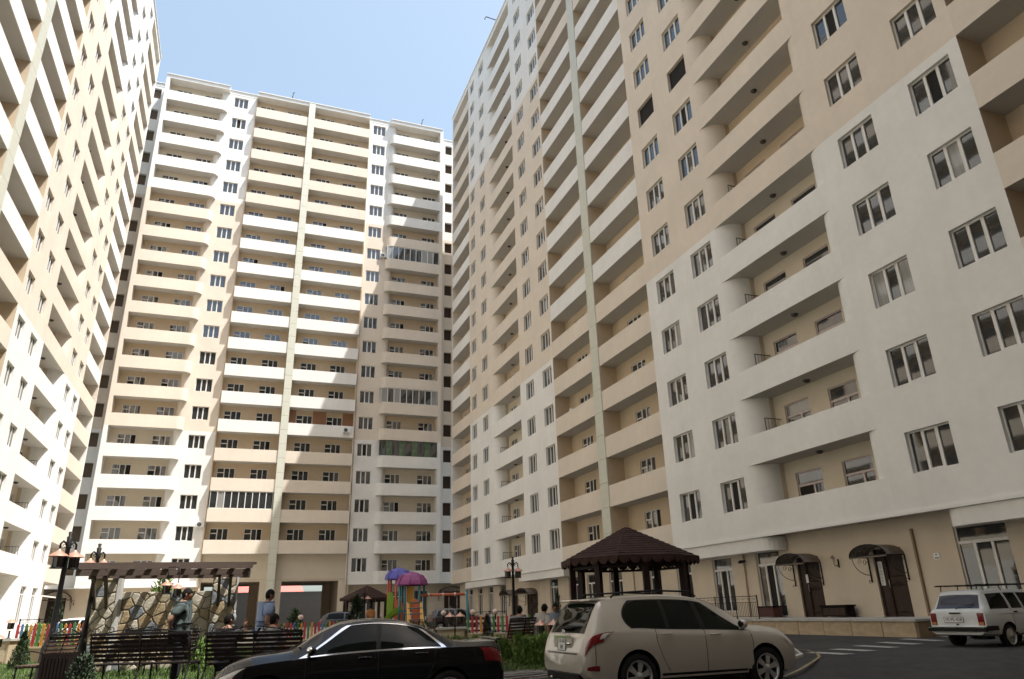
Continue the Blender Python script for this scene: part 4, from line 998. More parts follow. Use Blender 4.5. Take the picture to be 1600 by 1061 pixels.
for sg in (-1, 1):
    m = MB(); c.patch(m, sg, 6.12, 9.12, lambda v: 0.98+0.30*v**1.6+0.14*max(0, v-.7), lambda v: 3.25-0.70*v**1.2, off=0.002, nv=12, nu=26); m.build('window_surround', M_CHROME, sal)
    m = MB(); c.patch(m, sg, 6.30, 9.0, lambda v: 1.06+0.30*v**1.6+0.14*max(0, v-.7), lambda v: 2.02-0.03*v, off=0.005, nv=12); m.build('side_window', M_CARGL, sal)
    m = MB(); c.patch(m, sg, 6.30, 9.0, lambda v: 2.02-0.03*v, lambda v: 2.09-0.02*v, off=0.006, nv=4, nu=2); m.build('door_pillar', M_BLKPL, sal)
    m = MB(); c.patch(m, sg, 6.30, 9.0, lambda v: 2.09-0.02*v, lambda v: 3.14-0.66*v**1.2, off=0.005, nv=12); m.build('side_window', M_CARGL, sal)
    for xa, xb in ((1.18, 2.045), (2.06, 3.12)):
        m = MB(); c.patch(m, sg, 2.2, 5.95, (lambda v: 1.38-0.22*min(1, v*1.5)) if xa < 2 else xa, xb, off=0.003, nv=10); d = m.build('door', M_BLACK, sal)
        handle(d, c, sg, xa+0.20, 5.0, 0.21, M_BLACK)
        y, z = c.S(xa+0.2, 5.0); q = MB(); q.box(xa+0.1, xa+0.3, sg*(y+0.042), sg*(y+0.047), z+0.004, z+0.014); q.build('handle_trim', M_CHROME, d)
    for q in ([(2.05, 2.2), (2.05, 6.1)], [(3.14, 2.2), (3.14, 6.0)], [(1.38, 2.4), (1.17, 4.4), (1.15, 6.0)]): m = MB(); c.seam(m, sg, q, 0.008); m.build('door_gap', M_SEAM, sal)
    m = MB(); c.patch(m, sg, 4.3, 5.7, lambda v: 0.05+0.02*v, lambda v: 0.34+0.10*v, off=0.008, nv=6, nu=10); m.build('tail_light', M_TAIL, sal)
    m = MB(); c.patch(m, sg, 4.4, 5.8, lambda v: 4.25-0.25*v, lambda v: 4.5-0.12*v, off=0.006, nv=5, nu=8); m.build('headlight', M_CLEAR, sal)
    m = MB(); m.sphere((3.06, sg*0.99, 1.015), 0.085, 12, 8, sc=(0.85, 1.15, 0.75)); m.bar((3.10, sg*0.84, 0.95), (3.08, sg*0.93, 0.98), 0.05, 0.035); mr = m.build('mirror', M_BLACK, sal)
    m = MB(); m.sphere((3.078, sg*1.0, 1.02), 0.078, 12, 8, sc=(0.80, 1.2, 0.72)); m.build('mirror_cap', M_CHROME, mr)
    for wx in (0.93, 3.70): wheel(sal, wx, sg*0.77, 0.325, 0.22, 7, sg)
m = MB(); c.across(m, 0.83, 1.45, 10.1); m.build('rear_window', M_CARGL, sal)
m = MB(); c.across(m, 2.62, 3.36, 10.1); m.build('windscreen', mat('dusty_windscreen', (0.16, 0.14, 0.11), 0.15, ior=1.5, var=0.4, vscale=2, stretch=(9, 1, 1)), sal)
for yy in (-0.35, 0.15): m = MB(); m.tube([(3.42, yy, 1.015), (3.38, yy+0.1, 1.035), (3.25, yy+0.55, 1.105)], 0.010, 6); m.build('wiper', M_BLKPL, sal)
m = MB(); m.box(0.02, 0.12, -0.66, 0.66, 1.06, 1.085); o = m.build('boot_lip', M_BLACK, sal); bevel(o, 0.01)
plate(sal, '10-BX-204', 0.50, 0.11, (-0.003, 0, 0.62), (0, 0, R(-90)))

# ---- boxy white estate with roof rack
M_LADA = mat('chalky_white_paint', (0.60, 0.62, 0.60), 0.4, coat=0.4, var=0.08, vscale=3)
est = thing('parked_estate', 'boxy white estate car with an empty black roof rack at the right edge', 'car', (17.85, 14.70, -1.235), R(4.0))
c = Car(4.115,
 [(0, .34), (.3, .30), (3.8, .28), (4.115, .34)],
 [(0, .50), (.06, .52), (.075, .80), (.09, .87), (.3, .905), (2.9, .90), (3.6, .86), (3.95, .82), (4.02, .70), (4.115, .45)],
 [(0, .54), (.06, .56), (.075, .86), (.10, .92), (.18, .98), (.34, 1.30), (.40, 1.385), (.50, 1.415), (1.3, 1.44), (2.1, 1.435), (2.35, 1.40), (2.55, 1.29), (2.85, 1.02), (2.92, .96), (3.4, .925), (3.9, .87), (4.02, .76), (4.115, .5)],
 [(0, .74), (.10, .775), (.3, .80), (3.7, .80), (4.0, .77), (4.115, .72)],
 [(0, .70), (.12, .70), (.18, .66), (.4, .585), (.6, .60), (2.2, .61), (2.6, .64), (2.9, .70), (3.7, .72), (4.115, .65)])
c.body('body', M_LADA, est, (0.92, 3.34), 0.285, 0.05)
for sg in (-1, 1):
    for xa, xb, x1 in ((0.40, 1.12, 0), (1.22, 1.66, 0), (1.74, 2.62, 0.30)):
        m = MB(); c.patch(m, sg, 6.3, 8.85, (lambda v: 0.36+0.14*v) if xa < 1 else xa, lambda v: xb-x1*v, nv=6); m.build('side_window', M_CARGL, est)
    for xa, xb in ((1.17, 1.68), (1.72, 2.70)):
        m = MB(); c.patch(m, sg, 2.2, 5.9, xa, xb, off=0.003); d = m.build('door', M_LADA, est)
        y, z = c.S(xa+0.15, 5.3); q = MB(); q.box(xa+0.06, xa+0.2, sg*(y+0.0), sg*(y+0.02), z-0.018, z+0.018); q.build('handle', M_BLKPL, d)
    for q in ([(1.70, 2.2), (1.70, 9)], [(1.16, 2.6), (1.16, 9)], [(0.1, 4.85), (4.0, 4.85)]): m = MB(); c.seam(m, sg, q, 0.006); m.build('door_gap', M_SEAM, est)
    m = MB(); m.box(0.052, 0.11, sg*0.57, sg*0.735, 0.56, 0.86); tl = m.build('tail_light', M_TAIL, est); bevel(tl, 0.01)
    m = MB(); m.box(0.048, 0.06, sg*0.59, sg*0.715, 0.57, 0.64); m.build('reversing_lens', mat('amber_lens', (0.35, 0.16, 0.05), 0.2), tl)
    m = MB(); m.box(0.0, 0.42, sg*0.79, sg*0.835, 0.44, 0.55); m.build('bumper_end', M_BLKPL, est)
    for wx in (0.92, 3.34): wheel(est, wx, sg*0.70, 0.285, 0.165, 0, sg, M_METAL)
    m = MB(); m.sphere((2.66, sg*0.88, 0.96), 0.07, 10, 6, sc=(.5, 1, .8)); m.build('mirror', M_BLKPL, est)
m = MB(); c.across(m, 0.165, 0.345, 10.3, off=0.006); m.build('rear_window', mat('blue_tinted_glass', (0.02, 0.025, 0.05), 0.08, ior=1.5), est)
m = MB(); c.across(m, 2.38, 2.84, 10.2); m.build('windscreen', M_CARGL, est)
m = MB(); m.box(-0.06, 0.05, -0.80, 0.80, 0.42, 0.52); o = m.build('bumper', M_BLKPL, est); bevel(o, 0.012)
m = MB(); m.box(-0.075, -0.0, -0.77, 0.77, 0.505, 0.53); m.build('bumper_chrome', M_CHROME, est)
plate(est, '10-FE-428', 0.52, 0.12, (0.052, 0.08, 0.70), (R(-3), 0, R(-90)))
m = MB(); m.box(0.04, 0.10, -0.13, 0.17, 0.845, 0.875); m.build('tailgate_handle', M_BLKPL, est); m = MB(); m.sphere((0.055, 0.0, 0.585), 0.03, 8, 6, sc=(.5, 1.5, .7)); m.build('lock', M_BLKPL, est)
m = MB(); m.tube([(0.14, 0.02, 0.93), (0.12, 0.0, 0.97), (0.20, -0.48, 1.08)], 0.009, 6); m.build('wiper', M_BLKPL, est)
rk = MB()
for y in (-0.56, 0.56): rk.box(0.3, 2.35, y-0.015, y+0.015, 1.535, 1.56)
for x in (0.32, 0.75, 1.2, 1.7, 2.3): rk.box(x-0.015, x+0.015, -0.62, 0.62, 1.52, 1.54)
for x in (0.5, 1.2, 2.0):
    for s in (-1, 1): rk.bar((x, s*0.56, 1.54), (x+0.02, s*0.60, 1.40), 0.02)
for y in (-0.3, 0, 0.3): rk.box(0.3, 2.35, y-0.01, y+0.01, 1.542, 1.555)
rk.build('roof_rack', M_IRON, est)
m = MB(); m.tube([(-0.05, -0.35, 0.28), (0.3, -0.35, 0.30)], 0.022, 8); m.box(0.25, 0.6, -0.55, -0.2, 0.22, 0.34); m.build('exhaust', M_BLKPL, est)

# ---- cars far off in the court
def far_car(label, px, d, rz, paint, zg=-1.2):
    x, y = xy(px, d); t = thing('parked_car', label, 'car', (x, y, zg), rz)
    c = Car(4.2, [(0, .35), (.4, .25), (3.8, .23), (4.2, .32)], [(0, .7), (.15, .9), (.6, .95), (2.8, .92), (3.6, .82), (4.05, .65), (4.2, .5)],
     [(0, .75), (.10, 1.0), (.35, 1.3), (.6, 1.42), (1.4, 1.48), (2.1, 1.44), (2.6, 1.26), (3.0, 1.03), (3.2, .98), (3.7, .88), (4.05, .72), (4.2, .52)],
     [(0, .68), (.3, .82), (1, .85), (3.4, .85), (3.9, .78), (4.2, .5)], [(0, .6), (.4, .58), (2.0, .58), (2.8, .64), (3.3, .68), (4.2, .4)])
    c.body('body', paint, t, (0.78, 3.35), 0.31, 0.05, 50)
    for sg in (-1, 1):
        m = MB(); c.patch(m, sg, 6.2, 8.9, lambda v: 0.5+0.15*v, lambda v: 1.7, nv=5); m.build('side_window', M_CARGL, t)
        m = MB(); c.patch(m, sg, 6.2, 8.9, lambda v: 1.78, lambda v: 2.85-0.6*v, nv=5); m.build('side_window', M_CARGL, t)
        m = MB(); c.patch(m, sg, 4.4, 5.8, 0.04, 0.3, off=0.008, nv=3); m.build('tail_light', M_TAIL, t)
        m = MB(); c.patch(m, sg, 4.4, 5.6, 3.8, 4.08, off=0.008, nv=3); m.build('headlight', M_CLEAR, t)
        for wx in (0.78, 3.35): wheel(t, wx, sg*0.75, 0.31, 0.19, 6, sg)
    m = MB(); c.across(m, 0.16, 0.5, 10.2); m.build('rear_window', M_CARGL, t); m = MB(); c.across(m, 2.2, 2.98, 10.2); m.build('windscreen', M_CARGL, t)
    return t
far_car('white hatchback behind the painted picket fence near the left lamp posts', 88, 38, R(-25), mat('plain_white_paint', (0.75, 0.75, 0.75), 0.3, coat=.5))
far_car('dark grey hatchback parked in front of the right gateway', 500, 50, R(-12), mat('dark_grey_paint', (0.03, 0.032, 0.04), 0.25, coat=.5))
far_car('dark car parked behind the swing frame of the playground', 668, 47, R(-8), mat('dark_brown_paint', (0.03, 0.022, 0.02), 0.3, coat=.5))
# ------------------------------------------------------------------ the garden court
M_LEAF = mat('conifer_green', (0.045, 0.085, 0.025), 0.7, var=0.5, vscale=9)
M_LEAFL = mat('bright_hedge_green', (0.13, 0.22, 0.035), 0.7, var=0.45, vscale=9)
M_LEAFD = mat('dark_leaf_green', (0.025, 0.045, 0.018), 0.7, var=0.5, vscale=9)
M_GRASS = mat('lawn_green', (0.095, 0.165, 0.030), 0.8, var=0.45, vscale=2.0, var2=0.3)
M_SOIL = mat('lawn_soil', (0.06, 0.075, 0.025), 0.95, var=0.4, vscale=3, bump=0.5)
M_BARK = mat('bark', (0.09, 0.06, 0.04), 0.9, var=0.3)
M_PAVE = mat('grey_paver', (0.15, 0.14, 0.13), 0.85, var=0.3, vscale=4, bump=0.35, bscale=30)
M_STONE = [mat('stone_tan', (0.36, 0.30, 0.20), 0.95, var=0.35, vscale=5, bump=0.6, bscale=22, spec=0.15), mat('stone_cream', (0.46, 0.41, 0.32), 0.95, var=0.3, vscale=5, bump=0.6, bscale=22, spec=0.15),
           mat('stone_blue_grey', (0.20, 0.21, 0.22), 0.95, var=0.35, vscale=5, bump=0.6, bscale=22, spec=0.15), mat('stone_ochre', (0.33, 0.25, 0.15), 0.95, var=0.35, vscale=5, bump=0.6, bscale=22, spec=0.15)]
M_MORTAR = mat('mortar', (0.20, 0.18, 0.15), 0.9, var=0.2, bump=0.3)
M_SHING = mat('brown_shingle', (0.050, 0.026, 0.022), 0.85, spec=0.2, var=0.45, vscale=5, bump=0.4)
M_POSTBR = mat('dark_red_brown_post', (0.022, 0.009, 0.007), 0.6, spec=0.25)
M_WALLTAN = mat('tan_garden_wall', (0.42, 0.33, 0.22), 0.8, var=0.15, vscale=2, bump=0.2)

def leaf_cloud(mb, fn, n, size, mi=0):
    for _ in range(n):
        p, up_ = fn(); a = rnd.uniform(0, 6.283); tilt = rnd.uniform(-0.9, 0.9); s = size*rnd.uniform(0.6, 1.3)
        d = Vector((math.cos(a), math.sin(a), tilt)).normalized()*s; e = d.cross(Vector((rnd.uniform(-1, 1), rnd.uniform(-1, 1), 1))).normalized()*s*0.35
        up_ = Vector(up_)*s
        mb.add([p-e*0.6, p+e*0.6, p+d*0.5+up_*0.5+e, p+d+up_], [(0, 1, 2, 3)], mi)
def conifer(label, x, y, z, h, r_, m=M_LEAF, n=1500, group=None, leaf=0.055, name='conifer', power=0.8):
    t = thing(name, label, 'conifer', (x, y, z), rnd.uniform(0, 6), group)
    b = MB(); b.tube([(0, 0, -0.03), (0, 0, h*0.5), (0, 0, h*0.95)], [h*0.03, h*0.02, h*0.006], 6); b.build('trunk', M_BARK, t)
    c = MB()
    lob = [(rnd.uniform(0, 6.28), rnd.uniform(0.05, 0.9), rnd.uniform(0.82, 1.15)) for _ in range(26)]
    def f():
        k = rnd.random()**1.35; zz = 0.04*h+k*h*0.96; a = rnd.uniform(0, 6.283)
        R_ = r_*(1-k)**power*(0.55+0.45*min(1, k*9+0.55)); w = 1.0
        for la, lk, ls in lob:
            if abs((a-la+3.14) % 6.283-3.14) < 0.5 and abs(k-lk) < 0.09: w = ls
        q = R_*w*(rnd.random()**0.35)
        return Vector((q*math.cos(a), q*math.sin(a), zz)), (math.cos(a)*0.4, math.sin(a)*0.4, 0.8)
    leaf_cloud(c, f, n, leaf); c.build('crown', m, t); return t

# lawn, planting bed and paths
def ground_patch(name, poly, zoff, m, kind='structure', step=1.0):
    mb = MB(); mb.add([(x, y, ground_z(x, y)+zoff) for x, y in poly], [tuple(range(len(poly)))]); o = mb.build(name, m, kind=kind); return o
lawn = [(-14.5, 19.2), (-4.4, 19.0), (2.4, 17.4), (2.6, 34), (-3, 60), (-14.5, 60)]
ground_patch('lawn', lawn, 0.02, M_SOIL)
lawn2 = [(5.0, 15.6), (8.0, 14.9), (13.5, 16.5), (13.0, 34), (5.5, 34), (4.2, 18.5)]
ground_patch('lawn', lawn2, 0.02, M_SOIL)
def inpoly(x, y, P_):
    c_ = False; n = len(P_)
    for i in range(n):
        x0, y0 = P_[i]; x1, y1 = P_[(i+1) % n]
        if (y0 > y) != (y1 > y) and x < (x1-x0)*(y-y0)/(y1-y0)+x0: c_ = not c_
    return c_
g = MB(); cnt = 0
while cnt < 46000:
    if rnd.random() < 0.7: P_ = lawn; x = rnd.uniform(-9.5, 2.6); y = 17.4+rnd.random()**1.7*14
    else: P_ = lawn2; x = rnd.uniform(4.2, 12); y = 14.9+rnd.random()**1.5*13
    if not inpoly(x, y, P_): continue
    cnt += 1; z = ground_z(x, y)+0.015; h = rnd.uniform(0.04, 0.11); a = rnd.uniform(0, 6.28); w = rnd.uniform(0.008, 0.016); dx, dy = rnd.uniform(-.04, .04), rnd.uniform(-.04, .04)
    g.add([(x-w*math.cos(a), y-w*math.sin(a), z), (x+w*math.cos(a), y+w*math.sin(a), z), (x+dx, y+dy, z+h)], [(0, 1, 2)])
g.build('grass', M_GRASS, kind='stuff')
# paver paths: individual pavers
pave = thing('paver_path', 'x', 'x', (0, 0, 0)); del pave['label']; del pave['category']; pave.name = 'pavement'; pave['kind'] = 'structure'
pv = MB(); pv.box(-0.098, 0.098, -0.098, 0.098, -0.05, 0.0); PVM = pv.mesh('paver', M_PAVE)
def pavers(x0, x1, y0, y1, lim, ang=0.0):
    n = 0; ca, sa = math.cos(ang), math.sin(ang); nx = int((x1-x0)/0.2); ny = int((y1-y0)/0.2); rest = MB()
    for j in range(ny):
        for i in range(nx):
            u = (i+0.5*(j % 2))*0.2; w = j*0.2; x = x0+u*ca-w*sa; y = y0+u*sa+w*ca; z = ground_z(x, y)+0.03+rnd.uniform(-.004, .006)
            if n < lim and seen((x, y, z), 5): link('paver', PVM, pave, loc=(x, y, z), rot=(R(rnd.uniform(-1, 1)), R(rnd.uniform(-1, 1)), ang)); n += 1
            elif not seen((x, y, z), 5): continue
            else: rest.box(x-0.098, x+0.098, y-0.098, y+0.098, z-0.05, z)
    if rest.v: rest.build('pavers', M_PAVE, pave, kind='stuff')
ground_patch('path_bed', [(-6, 15.0), (4.6, 12.9), (4.9, 17.0), (-6, 19.2)], 0.008, M_MORTAR)
ground_patch('path_bed', [(4.0, 12.9), (8.0, 12.9), (8.0, 15.0), (5.0, 15.8), (4.0, 18.5)], 0.009, M_MORTAR)
pavers(-2.6, 1.8, 15.4, 17.6, 130, R(-10)); pavers(4.1, 6.3, 12.9, 15.3, 150, 0.0)

# road paint, kerb island
M_PAINT = mat('worn_white_road_paint', (0.42, 0.41, 0.39), 0.8, var=0.45, vscale=6)
M_YEL = mat('worn_yellow_paint', (0.28, 0.22, 0.12), 0.8, var=0.45, vscale=6)
zb = thing('zebra', 'x', 'x', (0, 0, 0)); del zb['label']; del zb['category']; zb.name = 'road_markings'; zb['kind'] = 'structure'
for k in range(7):
    a = hit(1268+k*36+0, 1020-k*5.3, z=-1.2); b = hit(1268+k*36+58, 1023-k*5.3, z=-1.2)
    mk = MB(); d = (b-a); w = Vector((0.0, 0.42, 0)) if False else Vector((-d.y, d.x, 0)).normalized()*0.22
    q = [a-w, b-w, b+w, a+w]; mk.add([(p.x, p.y, ground_z(p.x, p.y)+0.012) for p in q], [(0, 1, 2, 3)]); mk.build('stripe', M_PAINT, zb)
mk = MB(); pts = []
for px, py in ((1225, 1049), (1250, 1045), (1272, 1038), (1281, 1031), (1278, 1025), (1262, 1020), (1245, 1018)):
    p = hit(px, py, z=-1.25); pts.append(Vector((p.x, p.y, 0)))
for i, p in enumerate(pts):
    d = (pts[min(i+1, len(pts)-1)]-pts[max(0, i-1)]).normalized(); w = Vector((-d.y, d.x, 0))*0.035
    mk.v += [(p.x-w.x, p.y-w.y, ground_z(p.x, p.y)+0.014), (p.x+w.x, p.y+w.y, ground_z(p.x, p.y)+0.014)]
for i in range(len(pts)-1): mk.f.append((2*i, 2*i+2, 2*i+3, 2*i+1)); mk.m.append(0); mk.sm.append(False)
mk.build('curved_line', M_YEL, zb)
kb = thing('kerb_island', 'small pale kerb corner just ahead of the white sport utility car', 'kerb', (0, 0, 0))
kp = [hit(px, py, z=-1.25) for px, py in ((1210, 1046), (1257, 1030), (1240, 1017), (1205, 1020))]
m = MB(); m.prism([(p.x, p.y) for p in kp], -1.30, -1.13); o = m.build('kerb_stone', M_CONC, kb); bevel(o, 0.02)
m = MB(); c0 = sum(kp, Vector())/4; m.prism([(p.x*.75+c0.x*.25, p.y*.75+c0.y*.25) for p in kp], -1.13, -1.12); m.build('infill', M_PAVE, kb)

# ---- benches: slatted, wrought iron frame with scrolled crest
def bench(label, x, y, rz, ln=1.9, wood=M_WOODDK, crest=True, group=None, z=None):
    z = ground_z(x, y) if z is None else z
    t = thing('park_bench', label, 'bench', (x, y, z+0.02), rz, group)
    # local: sits facing +y, back at y=0
    for i in range(6):
        m = MB(); zz = 0.50+i*0.078; yb = -0.02-i*0.018; m.box(-ln/2, ln/2, yb-0.012, yb+0.012, zz, zz+0.055); m.build('back_slat', wood, t)
    for i in range(5): m = MB(); m.box(-ln/2, ln/2, 0.05+i*0.095, 0.125+i*0.095, 0.43, 0.455); m.build('seat_slat', wood, t)
    for s in (-1, 0, 1):
        m = MB(); X = s*(ln/2-0.03)
        m.tube([(X, -0.20, 0), (X, -0.06, 0.30), (X, 0.0, 0.42), (X, -0.05, 0.65), (X, -0.14, 1.0)], 0.018, 6); m.tube([(X, 0.5, 0), (X, 0.47, 0.42)], 0.018, 6); m.tube([(X, 0.0, 0.42), (X, 0.5, 0.42)], 0.016, 6)
        if s: m.tube([(X, -0.06, 0.66), (X, 0.2, 0.70), (X, 0.45, 0.68), (X, 0.5, 0.6), (X, 0.44, 0.57)], 0.014, 6)
        m.build('iron_frame', M_IRON, t)
    if crest:
        m = MB(); yb = -0.14
        for s in (-1, 1):
            m.tube([(s*(ln/2-0.03), yb, 1.0), (s*ln*0.36, yb, 1.0), (s*ln*0.2, yb, 1.05), (s*0.05, yb, 1.09)], 0.011, 5)
            for q, a0 in ((0.44, 0), (0.30, 2), (0.12, 1)): scroll(m, s*ln*q*0.98, 1.05+0.02*(0.44-q), yb, 0.06, a0, 1.1, s, 0.008)
        m.build('crest', M_IRON, t)
    m = MB(); m.box(-ln/2, ln/2, -0.155, -0.125, 0.955, 1.0); m.build('top_rail', M_IRON, t)
    return t
def mid(px0, px1, d): return xy((px0+px1)/2, d)
x, y = mid(150, 306, 13.7); bench('empty dark slatted bench nearest the left lamp posts, its back to the viewer', x, y, R(-21), 1.92)
x, y = mid(190, 312, 17.0); bench('dark bench facing the viewer just behind the nearest empty bench', x, y, R(-21+180), 1.85)
x, y = mid(330, 475, 13.7); bench('dark bench with two seated men, partly hidden by the black saloon', x, y, R(-21), 1.85)
x, y = xy(98, 14.2); bench('short bench seen end-on beside the thick black lamp post base', x, y, R(62), 0.9, M_WOOD)
x, y = xy(815, 19.2); bench('brown wooden bench with two seated men, left of the white sport utility car', x, y, R(35), 1.5, M_WOOD, False)
x, y = xy(868, 21.3); bench('brown bench behind the twin copper garden lamps', x, y, R(150), 1.5, M_WOOD, False)
# litter bin
x, y = xy(104, 13.6); lb = thing('litter_bin', 'square black slatted litter bin at the foot of the near lamp post', 'litter bin', (x, y, ground_z(x, y)+.02), R(-15))
m = MB(); m.box(-0.22, 0.22, -0.22, 0.22, 0.04, 0.10); m.box(-0.20, 0.20, -0.20, 0.20, 0.1, 0.60); m.build('liner', M_BLKPL, lb)
for i in range(8):
    for s in (-1, 1):
        m = MB(); a = -0.22+i*0.063; m.box(a, a+0.045, s*0.225-0.01, s*0.225+0.01, 0.04, 0.68); m.build('slat', M_WOODDK, lb)
        m = MB(); m.box(s*0.225-0.01, s*0.225+0.01, a, a+0.045, 0.04, 0.68); m.build('slat', M_WOODDK, lb)

# ---- lamp posts
def lantern_head(par, x, y, z, s=1.0):
    o = thing_part('lantern', par, (x, y, z))
    m = MB(); m.lathe([(0.24*s, 0.0), (0.20*s, 0.04*s), (0.10*s, 0.10*s), (0.04*s, 0.15*s), (0.02*s, 0.19*s), (0, 0.2*s)], n=14); m.lathe([(0.24*s, 0), (0.12*s, 0.005)], n=14); m.build('copper_shade', M_COPPER, o)
    m = MB(); m.lathe([(0.0, -0.27*s), (0.115*s, -0.26*s), (0.13*s, -0.02*s)], n=8, smooth=False); m.build('lamp_glass', mat('smoked_glass', (0.09, 0.08, 0.07), 0.15), o)
    m = MB()
    for k in range(6): a = k*math.pi/3; m.tube([(0.125*s*math.cos(a), 0.125*s*math.sin(a), -0.27*s), (0.135*s*math.cos(a), 0.135*s*math.sin(a), 0)], 0.010*s, 5)
    m.lathe([(0.0, -0.30*s), (0.16*s, -0.295*s), (0.16*s, -0.27*s), (0.0, -0.265*s)], n=12); m.build('cage', M_IRON, o)
def lamp_post(label, x, y, h, base=0.17, rz=0.0):
    z = ground_z(x, y); t = thing('lamp_post', label, 'lamp post', (x, y, z), rz, 'twin lantern lamp posts of the court')
    m = MB(); m.lathe([(base*1.25, 0), (base*1.2, 0.12), (base*0.95, 0.2), (base*0.8, 0.75), (base*0.55, 0.85), (0.062, 1.0), (0.055, 1.3), (0.047, h-0.35), (0.055, h-0.34), (0.045, h-0.30), (0.06, h-0.1), (0.03, h-0.08), (0.045, h), (0.0, h+0.02)], n=14); m.build('pole', M_IRON, t)
    for s in (-1, 1):
        m = MB(); m.tube([(0, 0, h-0.36), (s*0.06, 0, h-0.24), (s*0.14, 0, h-0.20), (s*0.20, 0, h-0.26), (s*0.20, 0, h-0.36)], 0.022, 6)
        for k in range(10): pass
        pts = [(s*(0.09+0.05*math.cos(0.6*k)*(1-k/14)), 0, h-0.30+0.05*math.sin(0.6*k)*(1-k/14)) for k in range(10)]; m.tube(pts, 0.01, 5)
        m.build('arm', M_IRON, t); lantern_head(t, s*0.20, 0, h-0.52, 0.85)
    return t
x, y = xy(84, 15.0); lamp_post('tallest black lamp post with twin copper lanterns, thick base beside the short bench', x, y, 3.08, 0.19, R(52))
x, y = xy(135, 17.9); lamp_post('second black lamp post with copper lanterns, standing just left of the pergola', x, y, 3.12, 0.12, R(48))
x, y = xy(803, 27); lamp_post('slim lamp post with two small lanterns, between the swings and the white sport utility car', x, y, 3.15, 0.10, R(-10))
x, y = xy(568, 41); lamp_post('distant lamp post with two pale globes in front of the small gazebo roof', x, y, 2.6, 0.10, R(-10))
def garden_lamp(label, x, y, z, h=0.85, twin=False, rz=0):
    t = thing('garden_lamp', label, 'garden lamp', (x, y, z), rz, 'low copper garden lamps')
    m = MB(); m.lathe([(0.09, 0), (0.08, 0.04), (0.03, 0.08), (0.024, max(0.1, h-0.36)), (0.05, max(0.12, h-0.34)), (0.0, max(0.14, h-0.33))], n=10)
    if twin: m.tube([(-0.17, 0, h-0.30), (0, 0, h-0.38), (0.17, 0, h-0.30)], 0.018, 6)
    m.build('stem', M_IRON, t)
    for s in ((-1, 1) if twin else (0,)): lantern_head(t, s*0.17, 0, h-0.08, 0.72)
    return t
for px, d, zt, lab, z in ((17, 23.6, .1, 'copper garden lamp on the stone pier left of the small conifer', -0.45), (2, 19.5, .0, 'copper garden lamp at the very left edge above the lawn', -1.2)):
    x, y = xy(px, d); garden_lamp(lab, x, y, z, 0.62 if z > -1 else 0.95)
x, y = xy(427, 22.5); garden_lamp('single copper garden lamp seen between the seated man and the man in pale blue', x, y, -1.2, 1.3)
x, y = xy(854, 18.2); garden_lamp('twin copper garden lamp behind the bright hedge, left of the white sport utility car', x, y, -1.2, 0.92, True, R(-12))
x, y = xy(711, 24.0); garden_lamp('twin copper garden lamp above the low wall behind the boot of the black saloon', x, y, -1.2, 1.15, True, R(-20))
for px, d, lab in ((693, 33, 'small pale garden lamp in front of the dark parked car'), (739, 30.5, 'small pale garden lamp at the left end of the far railing'), (774, 30.2, 'small pale garden lamp in the middle of the far railing'), (470, 34, 'small pale garden lamp behind the painted pickets under the right gateway'), (262, 17.6, 'copper garden lamp hanging over the stone wall of the pergola')):
    x, y = xy(px, d)
    if px == 262:
        t = thing('hanging_lamp', 'pair of copper lanterns hanging under the pergola roof, left of the standing man', 'lantern', (x, y, 0.95), R(-20))
        m = MB(); m.tube([(-0.14, 0, 0.0), (-0.14, 0, 0.32)], 0.012, 6); m.tube([(0.14, 0, -0.08), (0.14, 0, 0.32)], 0.012, 6); m.tube([(-0.14, 0, .32), (.14, 0, .32)], 0.012, 6); m.build('hanger', M_IRON, t)
        lantern_head(t, -0.14, 0, -0.12, 0.7); lantern_head(t, 0.14, 0, -0.2, 0.7)
    else:
        t = thing('garden_lamp', lab, 'garden lamp', (x, y, -1.2), 0, 'low copper garden lamps'); m = MB(); m.lathe([(0.07, 0), (0.03, 0.06), (0.03, 1.05), (0.06, 1.08)], n=8); m.build('stem', M_IRON, t)
        m = MB(); m.lathe([(0.06, 1.08), (0.12, 1.14), (0.13, 1.2), (0.10, 1.27), (0.0, 1.31)], n=10); m.build('globe', mat('pink_white_globe', (0.72, 0.55, 0.48), 0.3), t)

